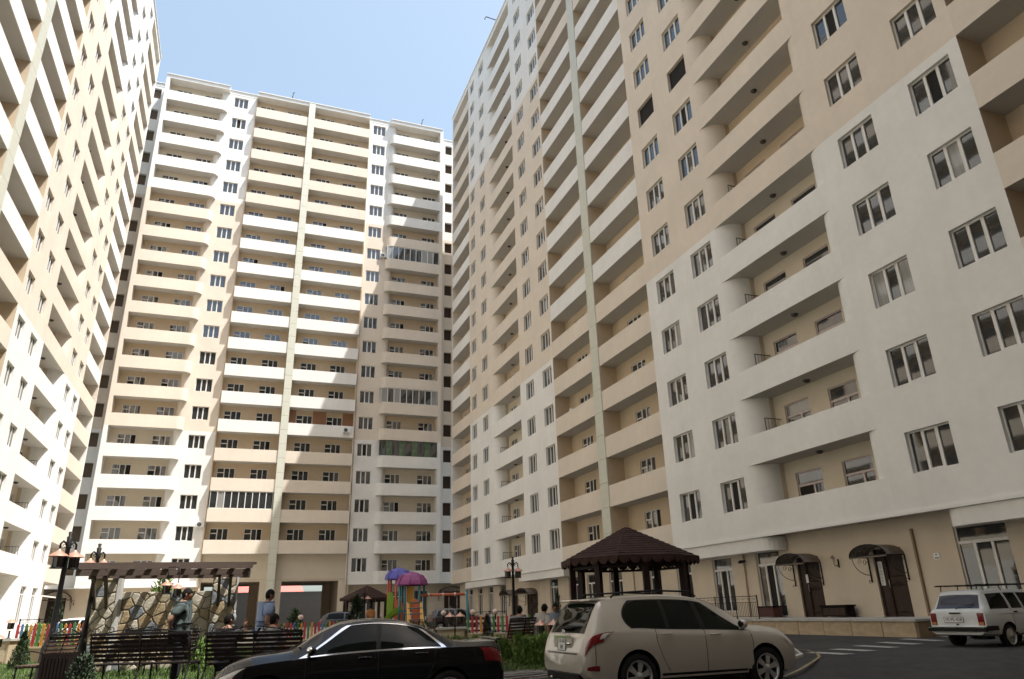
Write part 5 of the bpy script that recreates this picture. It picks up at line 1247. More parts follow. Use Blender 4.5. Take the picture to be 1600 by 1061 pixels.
# ---- pergola with rubble stone wall
pg = thing('pergola', 'brown slatted pergola over a rubble stone wall, striped by its own shadows', 'pergola', (*mid(148, 362, 19.2), -1.2), R(-1))
W2 = 1.78       # half width of the stone part
m = MB(); m.box(-W2, W2, 0.02, 0.30, 0, 1.95); m.box(-W2, -W2+0.62, -0.52, 0.018, 0, 2.28); m.box(W2-0.62, W2, -0.52, 0.018, 0, 2.28); m.build('mortar_core', M_MORTAR, pg)
def stones(x0, x1, z0, z1, ypl, cell, seed, nx_=(0, -1), xoff=None):
    """irregular stones: clipped Voronoi cells, each its own piece standing proud of the mortar"""
    r = random.Random(seed); pts = []; nx = max(1, round((x1-x0)/cell)); nz = max(1, round((z1-z0)/cell))
    for i in range(-1, nx+1):
        for j in range(-1, nz+1): pts.append((x0+(i+0.5+r.uniform(-.55, .55))*(x1-x0)/nx, z0+(j+0.5+0.5*(i % 2)+r.uniform(-.5, .5))*(z1-z0)/nz))
    for i, (px, pz) in enumerate(pts):
        poly = [(x0, z0), (x1, z0), (x1, z1), (x0, z1)]
        for j, (qx, qz) in enumerate(pts):
            if i == j or (px-qx)**2+(pz-qz)**2 > (cell*3.2)**2: continue
            mx, mz = (px+qx)/2, (pz+qz)/2; dx, dz = qx-px, qz-pz; out = []
            for k in range(len(poly)):
                a, b = poly[k], poly[(k+1) % len(poly)]; da = (a[0]-mx)*dx+(a[1]-mz)*dz; db = (b[0]-mx)*dx+(b[1]-mz)*dz
                if da <= 0: out.append(a)
                if (da < 0 < db) or (db < 0 < da): t = da/(da-db); out.append((a[0]+(b[0]-a[0])*t, a[1]+(b[1]-a[1])*t))
            poly = out
            if len(poly) < 3: break
        if len(poly) < 3: continue
        cx = sum(p[0] for p in poly)/len(poly); cz = sum(p[1] for p in poly)/len(poly)
        sh = lambda p, k, g_: (cx+(p[0]-cx)*k-(0), cz+(p[1]-cz)*k)
        size = max(abs(p[0]-cx) for p in poly)
        if size < 0.03: continue
        k1 = 1-0.016/size if size > 0.05 else 0.8; k2 = k1*0.88; d1 = r.uniform(0.008, 0.022); d2 = d1+r.uniform(0.004, 0.014)
        n = len(poly); mb = MB(); v = []
        for k, d in ((k1, -0.01), (k1, d1), (k2, d2)):
            for p in poly:
                a, b = sh(p, k, 0); v.append((a-cx, -(d), b-cz))
        v.append((r.uniform(-.02, .02), -(d2+r.uniform(0, .012)), r.uniform(-.02, .02)))
        f = [(q*n+a, q*n+(a+1) % n, (q+1)*n+(a+1) % n, (q+1)*n+a) for q in (0, 1) for a in range(n)]+[(2*n+a, 2*n+(a+1) % n, 3*n) for a in range(n)]
        mb.add(v, f, 0); o = mb.build('stone', M_STONE[r.choice((0, 0, 1, 1, 1, 2, 3))], pg)
        if xoff is None: o.location = (cx, ypl, cz)
        else: o.location = (xoff, ypl+cx, cz); o.rotation_euler = (0, 0, R(-90) if nx_[0] < 0 else R(90))
stones(-W2+0.64, W2-0.64, 0.0, 1.95, 0.02, 0.28, 3); stones(-W2, -W2+0.62, 0, 2.28, -0.52, 0.26, 4); stones(W2-0.62, W2, 0, 2.28, -0.52, 0.26, 5)
m = MB(); m.box(-W2+0.62, -W2+0.70, -0.55, -0.02, 0, 2.28); m.build('edge_strip', M_CONC, pg); m = MB(); m.box(W2-0.01, W2+0.04, -0.55, -0.02, 0, 2.28); m.build('edge_strip', M_CONC, pg)
M_DECK = mat('pergola_timber', (0.095, 0.065, 0.05), 0.65, var=0.3, vscale=5, stretch=(0.6, 5, 5))
for y0 in (-1.45, 0.25): m = MB(); m.box(-W2-0.22, W2+0.32, y0-0.06, y0+0.06, 2.30, 2.44); m.build('beam', M_DECK, pg)
for i in range(11): m = MB(); xx = -W2-0.15+i*(2*W2+0.4)/10; m.bar((xx, -1.70, 2.50), (xx, 0.75, 2.50), 0.11, 0.12); m.build('rafter', M_DECK, pg)
m = MB(); v = [(-W2-0.34, -1.76, 2.60), (W2+0.40, -1.76, 2.60), (W2+0.35, -1.76, 2.44), (-W2-0.2, -1.76, 2.44)]; m.add(v+[(a, -1.71, b) for a, _, b in v], [(3, 2, 1, 0), (4, 5, 6, 7), (0, 1, 5, 4), (1, 2, 6, 5), (2, 3, 7, 6), (3, 0, 4, 7)]); m.build('fascia_board', M_DECK, pg)
for i in range(3): m = MB(); yy = -1.66+i*0.14; m.box(-W2-0.40, W2+0.45, yy, yy+0.06, 2.562, 2.60); m.build('top_batten', M_DECK, pg)
for s in (-1, 1):
    m = MB(); m.tube([(s*(W2-0.3), -1.45, 0.0), (s*(W2-0.3), -1.45, 2.3)], 0.02, 6); 
    for k in (-0.14, 0.14): m = MB(); m.bar((s*(W2-0.3)+k, -1.40, 2.30), (s*(W2-0.3)+k, -0.50, 1.55), 0.07, 0.1); m.build('brace', M_DECK, pg)
x, y = xy(248, 23); conifer('bright sunlit young tree top just showing above the stone wall of the pergola', x, y, -1.2, 2.75, 0.9, M_LEAFL, 1500, leaf=0.11, name='young_tree')

# ---- picket fences on low walls
PC = [mat('red_picket', (0.42, 0.02, 0.03), 0.5), mat('blue_picket', (0.06, 0.14, 0.35), 0.5), mat('green_picket', (0.05, 0.18, 0.04), 0.5), mat('orange_picket', (0.52, 0.22, 0.03), 0.5), mat('dark_red_picket', (0.26, 0.015, 0.03), 0.5)]
M_RAILW = mat('white_fence_rail', (0.70, 0.66, 0.58), 0.6)
def picket_fence(label, xa, ya, xb, yb, wall_h=0.45, ph=0.72, sp=0.17, seq=(0, 1, 2, 3, 0, 2, 3, 4)):
    L_ = math.hypot(xb-xa, yb-ya); a = math.atan2(yb-ya, xb-xa)
    t = thing('picket_fence', label, 'picket fence', (xa, ya, -1.2), a, 'painted picket fences round the playground')
    m = MB(); m.box(0, L_, -0.1, 0.1, 0, wall_h); m.build('low_wall', M_WALLTAN, t); m = MB(); m.box(-0.03, L_+0.03, -0.13, 0.13, wall_h, wall_h+0.05); m.build('coping', mat('tan_coping', (0.50, 0.41, 0.29), 0.8, var=0.1), t)
    for zz in (wall_h+0.18, wall_h+0.46): m = MB(); m.box(0.02, L_-0.02, 0.0, 0.03, zz, zz+0.09); m.build('rail', M_RAILW, t)
    n = int(L_/sp)
    for i in range(n):
        k = seq[i % len(seq)]; x0 = i*sp+0.05; w = 0.095; h = ph+rnd.uniform(-.02, .02)
        m = MB(); z0 = wall_h+0.06; v = [(x0, z0), (x0+w, z0), (x0+w, z0+h-0.05), (x0+w/2, z0+h), (x0, z0+h-0.05)]
        vv = [(p[0], -0.025, p[1]) for p in v]+[(p[0], -0.003, p[1]) for p in v]
        m.add(vv, [(0, 1, 2, 3, 4), (9, 8, 7, 6, 5)]+[(j, 5+j, 5+(j+1) % 5, (j+1) % 5) for j in range(5)]); m.build('picket', PC[k], t)
    return t
a = xy(26, 24.2); b = xy(156, 23.6); picket_fence('multicoloured picket fence on a tan wall at the left, behind the small conifer', *a, *b)
a = xy(410, 32.5); b = xy(592, 31.5); picket_fence('multicoloured picket fence in shade behind the men, under the right gateway', *a, *b, 0.2)
a = xy(728, 29.8); b = xy(830, 29.0); picket_fence('multicoloured picket fence on a low wall right of the swings', *a, *b, 0.33, 0.66, 0.19, (2, 0, 4, 3, 0, 1, 2, 0))
def gpier(label, px, d, w, h, rz=R(-20)):
    x, y = xy(px, d); t = thing('garden_pier', label, 'garden pier', (x, y, -1.2), rz)
    m = MB(); m.box(-w/2, w/2, -0.25, 0.25, 0, h); m.build('shaft', M_WALLTAN, t); m = MB(); m.box(-w/2-0.05, w/2+0.05, -0.3, 0.3, h, h+0.07); m.build('cap', M_CONC, t); m = MB(); m.box(-w/2+0.1, w/2-0.1, -0.262, -0.251, 0.1, h-0.1); m.build('panel', mat('tan_coping', (0.5, .41, .29), .8), t)
gpier('broad tan garden pier at the left edge carrying a copper lamp', 8, 23.7, 0.85, 0.72); gpier('low tan garden pier right of the black saloon boot', 705, 26.5, 1.0, 0.62); gpier('small striped garden pier beside the yellow slide', 720, 27.0, 0.5, 0.55)
a = xy(738, 33.5); railing('terrace_railing', 'thin black railing in front of the far ground floor windows', (a[0], a[1], -0.95), 1.6, R(-25), 0.95, 2)
a = xy(30, 28); railing('terrace_railing', 'black railing behind the left picket fence, near the arched entrance', (a[0], a[1], -0.75), 1.5, R(-20), 0.95, 2)

# ---- playground
M_RED = mat('red_play_plastic', (0.50, 0.06, 0.03), 0.35); M_ORG = mat('orange_play_plastic', (0.62, 0.15, 0.07), 0.4, var=0.15); M_YLW = mat('yellow_play_plastic', (0.60, 0.30, 0.03), 0.35)
M_LIME = mat('lime_play_plastic', (0.22, 0.38, 0.03), 0.35); M_TEAL = mat('teal_play_post', (0.03, 0.16, 0.20), 0.4); M_PURP = mat('purple_play_roof', (0.27, 0.05, 0.20), 0.45, var=0.2, vscale=6); M_BLUER = mat('blue_play_roof', (0.09, 0.09, 0.42), 0.45, var=0.2, vscale=6)
px_, py_ = xy(630, 35.5); play = thing('play_tower', 'playground tower with blue and purple domed roofs, green slide and climbing panels', 'play tower', (px_, py_, -1.2), R(-20)); play.scale = (0.92, 0.92, 1.12)
def dome(name, x, y, z, r_, h, m_):
    m = MB(); m.lathe([(r_, 0), (r_*1.02, 0.05), (r_*0.92, h*0.35), (r_*0.72, h*0.68), (r_*0.42, h*0.92), (0.0, h)], x, y, 8, 0, False); 
    for k in range(8): a = 2*math.pi*k/8; m.tube([(x+r_*1.02*math.cos(a), y+r_*1.02*math.sin(a), 0.03), (x+r_*0.93*math.cos(a), y+r_*0.93*math.sin(a), h*0.37), (x+r_*0.73*math.cos(a), y+r_*0.73*math.sin(a), h*0.70), (x, y, h*1.01)], 0.03, 5)
    o = m.build(name, m_, play); o.location.z = z
dome('blue_roof', -0.4, 0.7, 2.55, 0.75, 0.52, M_BLUER); dome('purple_roof', 0.45, -0.3, 2.25, 0.86, 0.58, M_PURP)
for (x, y, hh, mm) in ((-0.9, 0.3, 2.6, M_RED), (-0.45, 0.15, 2.6, M_ORG), (-0.9, 1.2, 2.6, M_RED), (0.05, 1.2, 2.6, M_RED), (-0.1, -0.8, 2.3, M_TEAL), (0.18, -0.9, 2.3, M_TEAL), (0.95, -0.8, 2.3, M_TEAL), (1.1, 0.1, 2.3, M_TEAL), (-0.1, 0.2, 2.3, M_TEAL)):
    m = MB(); m.tube([(x, y, 0), (x, y, hh)], 0.06, 8); m.build('post', mm, play)
m = MB(); m.box(-0.95, 0.1, 0.2, 1.2, 1.0, 1.08); m.build('platform', M_TEAL, play); m = MB(); m.box(-0.1, 1.05, -0.85, 0.15, 1.15, 1.23); m.build('platform', M_TEAL, play)
def panel(name, pts, y, m_, th=0.06):
    m = MB(); n = len(pts); m.add([(a, y, b) for a, b in pts]+[(a, y+th, b) for a, b in pts], [tuple(range(n)), tuple(range(2*n-1, n-1, -1))]+[(i, n+i, n+(i+1) % n, (i+1) % n) for i in range(n)]); m.build(name, m_, play)
panel('lime_panel', [(-0.92, .9), (-0.62, .9), (-0.58, 1.2), (-0.56, 1.75), (-0.64, 2.0), (-0.85, 2.0), (-0.93, 1.7)], 0.12, M_LIME)
panel('orange_panel', [(-0.5, 0.55), (-0.15, 0.5), (-0.02, 0.8), (0.0, 1.3), (-0.1, 1.55), (-0.3, 1.75), (-0.52, 1.6)], 0.05, M_ORG)
panel('orange_panel', [(0.55, 0.4), (0.95, 0.4), (1.02, 1.1), (0.95, 1.55), (0.75, 1.72), (0.58, 1.5)], -0.98, M_ORG)
panel('red_panel', [(-0.95, 0.1), (-0.5, 0.1), (-0.5, 0.75), (-0.95, 0.75)], 0.10, M_RED)
panel('yellow_arch', [(0.28, 1.2), (0.62, 1.2), (0.62, 2.2), (0.28, 2.2)], -0.7, M_YLW)
# yellow climbing rails and slide
for xo in (0.30, 1.0):
    m = MB(); m.add([(xo+0.0, -0.95, 1.55), (xo+0.12, -0.95, 1.55), (xo+0.5, -2.1, 0.0), (xo+0.2, -2.1, 0.0), (xo+0.0, -0.99, 1.55), (xo+0.12, -0.99, 1.55), (xo+0.5, -2.14, 0.0), (xo+0.2, -2.14, 0.0)], [(0, 1, 2, 3), (7, 6, 5, 4), (0, 4, 5, 1), (1, 5, 6, 2), (2, 6, 7, 3), (3, 7, 4, 0)]); m.build('yellow_side', M_YLW, play)
for i in range(6): m = MB(); k = i/6; m.tube([(0.36+0.3*k, -1.0-1.05*k, 1.4*(1-k)+0.12), (1.1+0.3*k, -1.0-1.05*k, 1.4*(1-k)+0.12)], 0.025, 6); m.build('rung', M_TEAL, play)
m = MB(); P0 = [(-0.1, -0.6, 1.2), (-0.5, -0.75, 0.98), (-1.0, -0.9, 0.55), (-1.6, -1.1, 0.22), (-2.1, -1.25, 0.12)]
v = []
for x, y, z in P0:
    for o_, h_ in ((-0.28, 0.20), (-0.24, 0.0), (0.24, 0.0), (0.28, 0.20)): v.append((x+o_*0.2, y+o_, z+h_))
v2 = [(x, y, z-0.04) for x, y, z in v]
m.add(v+v2, [(i*4+j, i*4+j+1, (i+1)*4+j+1, (i+1)*4+j) for i in range(4) for j in range(3)]+[(20+i*4+j, 20+(i+1)*4+j, 20+(i+1)*4+j+1, 20+i*4+j+1) for i in range(4) for j in range(3)]+[(i*4, (i+1)*4, 20+(i+1)*4, 20+i*4) for i in range(4)]+[(i*4+3, 20+i*4+3, 20+(i+1)*4+3, (i+1)*4+3) for i in range(4)]); m.build('green_slide', M_LIME, play)
sw = thing('swing_frame', 'swing frame with an orange beam on teal posts beside the play tower', 'swing frame', (*xy(692, 35.5), -1.2), R(-20))
m = MB(); m.tube([(-1.35, 0, 2.05), (1.2, 0, 2.05)], 0.07, 10); m.build('beam', M_ORG, sw)
for x in (-1.3, -0.7, 0.0, 0.6, 1.15): m = MB(); m.lathe([(0.09, -.04), (0.09, .04)], n=8); m.v = [(x+b[2], b[0], 2.05+b[1]) for b in m.v]; m.build('collar', M_RAILW, sw)
for x, y0, y1 in ((1.2, -0.7, 0.1), (1.2, 0.8, 0.0), (-1.35, -0.7, 0), (-1.35, 0.7, 0)): m = MB(); m.tube([(x+0.1*(x > 0), y0, 0), (x, y1*0, 2.25 if y0 < 0 else 2.05)], 0.065, 8); m.build('leg', M_TEAL, sw)
for x in (-0.6, 0.5):
    s_ = thing_part('swing', sw, (x, 0, 0))
    for q in (-0.2, 0.2): m = MB(); m.tube([(q, 0, 0.5), (q, 0, 2.02)], 0.012, 4); m.build('chain', M_METAL, s_)
    m = MB(); m.box(-0.24, 0.24, -0.1, 0.1, 0.46, 0.5); m.build('seat', M_RED, s_)

# ---- gazebos
def gazebo(name, label, x, y, z, rad, zpost, zap, nside, rz, npost, tabs, post_m=M_POSTBR):
    t = thing(name, label, 'gazebo', (x, y, z), rz)
    m = MB()
    v = [(rad*math.cos(2*math.pi*k/nside), rad*math.sin(2*math.pi*k/nside), zpost+0.10) for k in range(nside)]+[(0, 0, zap)]
    m.add(v, [(k, (k+1) % nside, nside) for k in range(nside)]); m.add([(a*0.99, b*0.99, c_-0.05) for a, b, c_ in v[:-1]]+[(0, 0, zap-0.06)], [((k+1) % nside, k, nside) for k in range(nside)]); m.build('roof_boards', M_WOODDK, t)
    sh = MB(); rows = tabs
    for k in range(nside):
        a = Vector(v[k]); b = Vector(v[(k+1) % nside]); ap = Vector(v[nside]); nrm = (b-a).cross(ap-a).normalized()
        for r in range(rows):
            t0 = r/rows; t1 = (r+1.15)/rows; n = max(1, int((b-a).length*(1-t0)/0.17)+1)
            for i in range(n):
                u0, u1 = i/n, (i+0.985)/n
                lo0 = (a+(b-a)*u0)*(1-t0)+ap*t0; lo1 = (a+(b-a)*u1)*(1-t0)+ap*t0; tt = min(t1, 0.99); hi0 = (a+(b-a)*u0)*(1-tt)+ap*tt; hi1 = (a+(b-a)*u1)*(1-tt)+ap*tt
                e = 0.022+rnd.uniform(0, 0.008)
                sh.add([lo0+nrm*e, lo1+nrm*e, hi1+nrm*0.008, hi0+nrm*0.008, lo0, lo1], [(0, 1, 2, 3), (4, 5, 1, 0)])
    sh.build('shingles', M_SHING, t, kind='stuff')
    fr = MB()      # scalloped drip edge
    for k in range(nside):
        a = Vector(v[k]); b = Vector(v[(k+1) % nside]); n = max(3, round((b-a).length/0.27)); out = Vector(((a.x+b.x)/2, (a.y+b.y)/2, 0)).normalized()
        for i in range(n):
            p0 = a+(b-a)*(i/n); p1 = a+(b-a)*((i+1)/n); c_ = (p0+p1)/2; w = (p1-p0); pts = [p0+Vector((0, 0, 0.02))]
            for q in range(9): th = math.pi*q/8; pts.append(c_-w*0.5*math.cos(th)+Vector((0, 0, -0.03-0.15*math.sin(th))))
            pts.append(p1+Vector((0, 0, 0.02))); mm = [p+out*0.02 for p in pts]; nn = len(pts)
            s1 = MB(); s1.add([q-c_ for q in mm]+[q-out*0.015-c_ for q in mm], [tuple(range(nn)), tuple(range(2*nn-1, nn-1, -1))]+[(j, nn+j, nn+(j+1) % nn, (j+1) % nn) for j in range(nn)]); o = s1.build('scallop', M_SHING, t); o.location = c_
    pr_ = rad*0.84
    for k in range(npost):
        a = 2*math.pi*(k+0.5)/npost; m = MB(); m.box(-0.075, 0.075, -0.075, 0.075, 0, zpost+0.05); o = m.build('post', post_m, t); o.location = (pr_*math.cos(a), pr_*math.sin(a), 0); o.rotation_euler = (0, 0, a)
        a2 = 2*math.pi*(k+1.5)/npost; p0 = (pr_*math.cos(a), pr_*math.sin(a), zpost-0.12); p1 = (pr_*math.cos(a2), pr_*math.sin(a2), zpost-0.12)
        m = MB(); m.bar(p0, p1, 0.05, 0.06); n = 7
        P0, P1 = Vector(p0), Vector(p1)
        for i in range(n): A_ = P0+(P1-P0)*(i/n); B_ = P0+(P1-P0)*((i+.5)/n)+Vector((0, 0, .15)); C_ = P0+(P1-P0)*((i+1)/n); m.bar(A_, B_, 0.025); m.bar(B_, C_, 0.025)
        m.build('lattice', post_m, t); m = MB(); m.bar((p0[0], p0[1], zpost+0.05), (p1[0], p1[1], zpost+0.05), 0.08, 0.10); m.build('ring_beam', post_m, t)
    return t
x, y = xy(988, 19.3); gazebo('gazebo', 'large gazebo with a scalloped brown shingle roof behind the white sport utility car', x, y, -1.2, 1.90, 2.33, 3.32, 8, R(8), 8, 13)
x, y = xy(572, 52); gazebo('gazebo', 'small distant gazebo with a brown roof left of the play tower', x, y, -1.2, 1.95, 2.25, 3.25, 8, 0, 8, 7)

# ---- plants
x, y = xy(42, 20.5); conifer('small bright conical conifer standing on the sunlit lawn at the left', x, y, -1.2, 1.02, 0.31, M_LEAF, 2600, leaf=0.05)
x, y = xy(84, 31); conifer('tall dark conifer in front of the arched entrance at the left', x, y, -1.2, 2.3, 0.42, M_LEAFD, 2200, leaf=0.08, power=0.55)
x, y = xy(141, 12.6); conifer('dark round shrub at the bottom between the bin and the nearest bench', x, y, -1.45, 0.92, 0.36, M_LEAFD, 2400, leaf=0.05, name='dark_shrub', power=0.45)
x, y = xy(557, 38); conifer('loose pine with uneven branches in front of the small gazebo', x, y, -1.2, 2.1, 0.85, M_LEAFD, 1400, leaf=0.16, name='young_pine', power=0.9)
x, y = xy(761, 25.5); conifer('narrow dark conifer in front of the right picket fence', x, y, -1.2, 1.1, 0.26, M_LEAFD, 1700, leaf=0.055)
x, y = xy(872, 40); conifer('slender dark conifer against a ground floor window of the right tower', x, y, -1.2, 2.2, 0.32, M_LEAFD, 1200, leaf=0.08)
x, y = xy(462, 36); conifer('bushy olive shrub behind the painted pickets by the middle pier', x, y, -1.2, 1.5, 0.55, M_LEAF, 900, leaf=0.12, name='olive_shrub', power=0.5)
x, y = xy(66, 25.5); conifer('low sunlit green bush peeping over the left picket fence', x, y, -1.2, 1.15, 0.8, M_LEAFL, 1300, leaf=0.09, name='bush', power=0.3)
x, y = xy(590, 34); conifer('low dark bush behind the black saloon roof near the slide', x, y, -1.2, 1.0, 1.0, M_LEAFD, 900, leaf=0.1, name='bush', power=0.3)
x, y = xy(655, 31); conifer('low dark bush behind the black saloon under the purple roof', x, y, -1.2, 0.85, 1.2, M_LEAFD, 900, leaf=0.1, name='bush', power=0.3)
# feathery upright hedge plants, one by one
def hedge_plant(label, x, y, h, r_, seed):
    t = thing('hedge_plant', label, 'hedge plant', (x, y, ground_z(x, y)), rnd.uniform(0, 6), 'feathery bright green hedge plants')
    m = MB()
    for k in range(5): a = rnd.uniform(0, 6.28); m.tube([(0, 0, 0), (0.05*math.cos(a), 0.05*math.sin(a), h*0.5)], [0.008, 0.004], 4)
    m.build('stem', M_BARK, t); c = MB()
    def f():
        k = rnd.random(); a = rnd.uniform(0, 6.283); q = r_*(1-0.55*k**2)*rnd.random()**0.5
        return Vector((q*math.cos(a), q*math.sin(a), 0.02+k*h*rnd.uniform(.82, 1.05))), (math.cos(a)*.2, math.sin(a)*.2, 1.3)
    leaf_cloud(c, f, 700, 0.05); c.build('foliage', M_LEAFL, t)
ORD = ['leftmost', 'second', 'third', 'fourth', 'fifth', 'sixth', 'seventh', 'eighth', 'ninth', 'tenth', 'rightmost']
for cl, cnt_, f in (('in the hedge clump beside the white sport utility car', 9, lambda i: (808+i*6.3, 16.9-0.06*i+0.35*(i % 2), 0.62)),
                   ('in the long hedge clump behind the black saloon boot', 11, lambda i: (722+i*6.8, 18.6+0.4*(i % 2), 0.52)),
                   ('in the short hedge row over the black saloon boot', 5, lambda i: (690+i*8, 20.5, 0.5))):
    for i in range(cnt_):
        px, d, h = f(i); x, y = xy(px, d); o_ = 'rightmost' if i == cnt_-1 else ORD[i]
        hedge_plant(o_+(' feathery plant ' if i in (0, cnt_-1) else ' feathery plant from the left ')+cl, x, y, h*rnd.uniform(.9, 1.1), 0.17, i)
for i, (px, d, h) in enumerate(((318, 17.6, 0.75), (326, 18.2, 0.6), (310, 18.0, 0.55))):
    x, y = xy(px, d); hedge_plant(('middle', 'right', 'left')[i]+' tuft of the sunlit long grass between the pergola and the seated men', x, y, h, 0.22, 90+i)
# trees beyond the yard wall
def tree(label, x, y, z, h, r_, m_=M_LEAF):
    t = thing('broadleaf_tree', label, 'tree', (x, y, z), 0, 'trees beyond the grey yard wall')
    m = MB(); m.tube([(0, 0, 0), (0.1, 0, h*0.35), (0, 0.1, h*0.7)], [0.2, 0.14, 0.05], 7)
    for k in range(5): a = k*1.3; m.tube([(0.05, 0, h*0.4), (r_*0.6*math.cos(a), r_*0.6*math.sin(a), h*0.7)], [0.08, 0.02], 5)
    m.build('trunk', M_BARK, t); c = MB(); cl = [(Vector((rnd.uniform(-.7, .7)*r_, rnd.uniform(-.7, .7)*r_, h*rnd.uniform(.5, .95))), r_*rnd.uniform(.25, .45)) for _ in range(16)]
    def f():
        p, q = rnd.choice(cl); d = Vector((rnd.gauss(0, 1), rnd.gauss(0, 1), rnd.gauss(0, 1))).normalized(); return p+d*q*rnd.random()**.4, (0, 0, .2)
    leaf_cloud(c, f, 3500, 0.16); c.build('crown', m_, t)
tree('green tree beyond the grey wall in the right gateway, right of the red roof', 14.5, YB+27, -1.2, 6.5, 3.0); tree('pale green tree behind the yard wall at the right side of the right gateway', 18.5, YB+29, -1.2, 7.0, 2.8, M_LEAFL)
# ------------------------------------------------------------------ people
M_SKIN = mat('skin', (0.30, 0.155, 0.095), 0.5, var=0.08); M_HAIR = mat('black_hair', (0.008, 0.006, 0.005), 0.8, spec=0.15); M_JEANS = mat('dark_blue_jeans', (0.025, 0.035, 0.075), 0.85, var=0.2); M_TROUS = mat('black_trousers', (0.012, 0.012, 0.014), 0.85)
M_SHOE = mat('black_shoes', (0.01, 0.01, 0.01), 0.4)
def checker_mat(name, ca, cb, sc, mode='check'):
    m = mat(name, ca, 0.85); nt = m.node_tree; b = nt.nodes['Principled BSDF']; tc = nt.nodes.new('ShaderNodeTexCoord')
    if mode == 'check':
        prev = None
        for ax in ('X', 'Z'):
            w = nt.nodes.new('ShaderNodeTexWave'); w.bands_direction = ax; w.inputs['Scale'].default_value = sc; w.inputs['Distortion'].default_value = 0.3; nt.links.new(tc.outputs['Object'], w.inputs['Vector'])
            mx = nt.nodes.new('ShaderNodeMix'); mx.data_type = 'RGBA'; nt.links.new(w.outputs['Fac'], mx.inputs[0])
            if prev: nt.links.new(prev, mx.inputs['A'])
            else: mx.inputs['A'].default_value = (*ca, 1)
            mx.inputs['B'].default_value = (*cb, 1) if prev is None else (cb[0]*.6, cb[1]*.6, cb[2]*.6, 1); prev = mx.outputs['Result']
            if ax == 'X': first = prev
        nt.links.new(prev, b.inputs['Base Color'])
    else:
        w = nt.nodes.new('ShaderNodeTexVoronoi' if mode == 'dots' else 'ShaderNodeTexWave')
        if mode != 'dots': w.bands_direction = 'Z'; out = w.outputs['Fac']
        else: out = w.outputs['Distance']
        w.inputs['Scale'].default_value = sc; nt.links.new(tc.outputs['Object'], w.inputs['Vector']); mx = nt.nodes.new('ShaderNodeMix'); mx.data_type = 'RGBA'; mx.inputs['A'].default_value = (*ca, 1); mx.inputs['B'].default_value = (*cb, 1); nt.links.new(out, mx.inputs[0]); nt.links.new(mx.outputs['Result'], b.inputs['Base Color'])
    return m
SH_PLAID = checker_mat('dark_green_plaid_cloth', (0.002, 0.005, 0.007), (0.09, 0.12, 0.115), 2.6); SH_DARK = checker_mat('dark_patterned_cloth', (0.02, 0.02, 0.022), (0.10, 0.09, 0.09), 22, 'dots')
SH_BLUE = mat('pale_blue_cloth', (0.26, 0.34, 0.52), 0.85, var=0.1); SH_PRINT = checker_mat('white_printed_cloth', (0.10, 0.10, 0.12), (0.55, 0.55, 0.56), 9, 'dots'); SH_STRIPE = checker_mat('striped_cloth', (0.06, 0.07, 0.09), (0.5, 0.5, 0.5), 9, 'wave')
SH_CREAM = mat('cream_cloth', (0.42, 0.40, 0.36), 0.85, var=0.1); SH_LBLUE = mat('washed_blue_cloth', (0.30, 0.36, 0.46), 0.85, var=0.1); SH_OCHRE = mat('ochre_cloth', (0.35, 0.15, 0.04), 0.85)

def skin_mesh(name, verts, edges, radii, m, parent, root=0, sub=2):
    me = bpy.data.meshes.new(name); me.from_pydata([tuple(v) for v in verts], edges, []); me.materials.append(m)
    o = bpy.data.objects.new(name, me); COL.objects.link(o)
    o.modifiers.new('s', 'SKIN'); me.skin_vertices or None
    layer = me.skin_vertices[0] if me.skin_vertices else None
    if layer is None:
        bm = bmesh.new(); bm.from_mesh(me); bm.verts.layers.skin.verify(); bm.to_mesh(me); bm.free(); layer = me.skin_vertices[0]
    for i, r_ in enumerate(radii):
        rr2 = r_ if isinstance(r_, tuple) else (r_, r_); layer.data[i].radius = rr2; layer.data[i].use_root = (i == root)
    s2 = o.modifiers.new('u', 'SUBSURF'); s2.levels = sub; s2.render_levels = sub
    dg = bpy.context.evaluated_depsgraph_get(); me2 = bpy.data.meshes.new_from_object(o.evaluated_get(dg)); bpy.data.objects.remove(o)
    for p in me2.polygons: p.use_smooth = True
    me2.materials.clear(); me2.materials.append(m)
    return link(name, me2, parent)
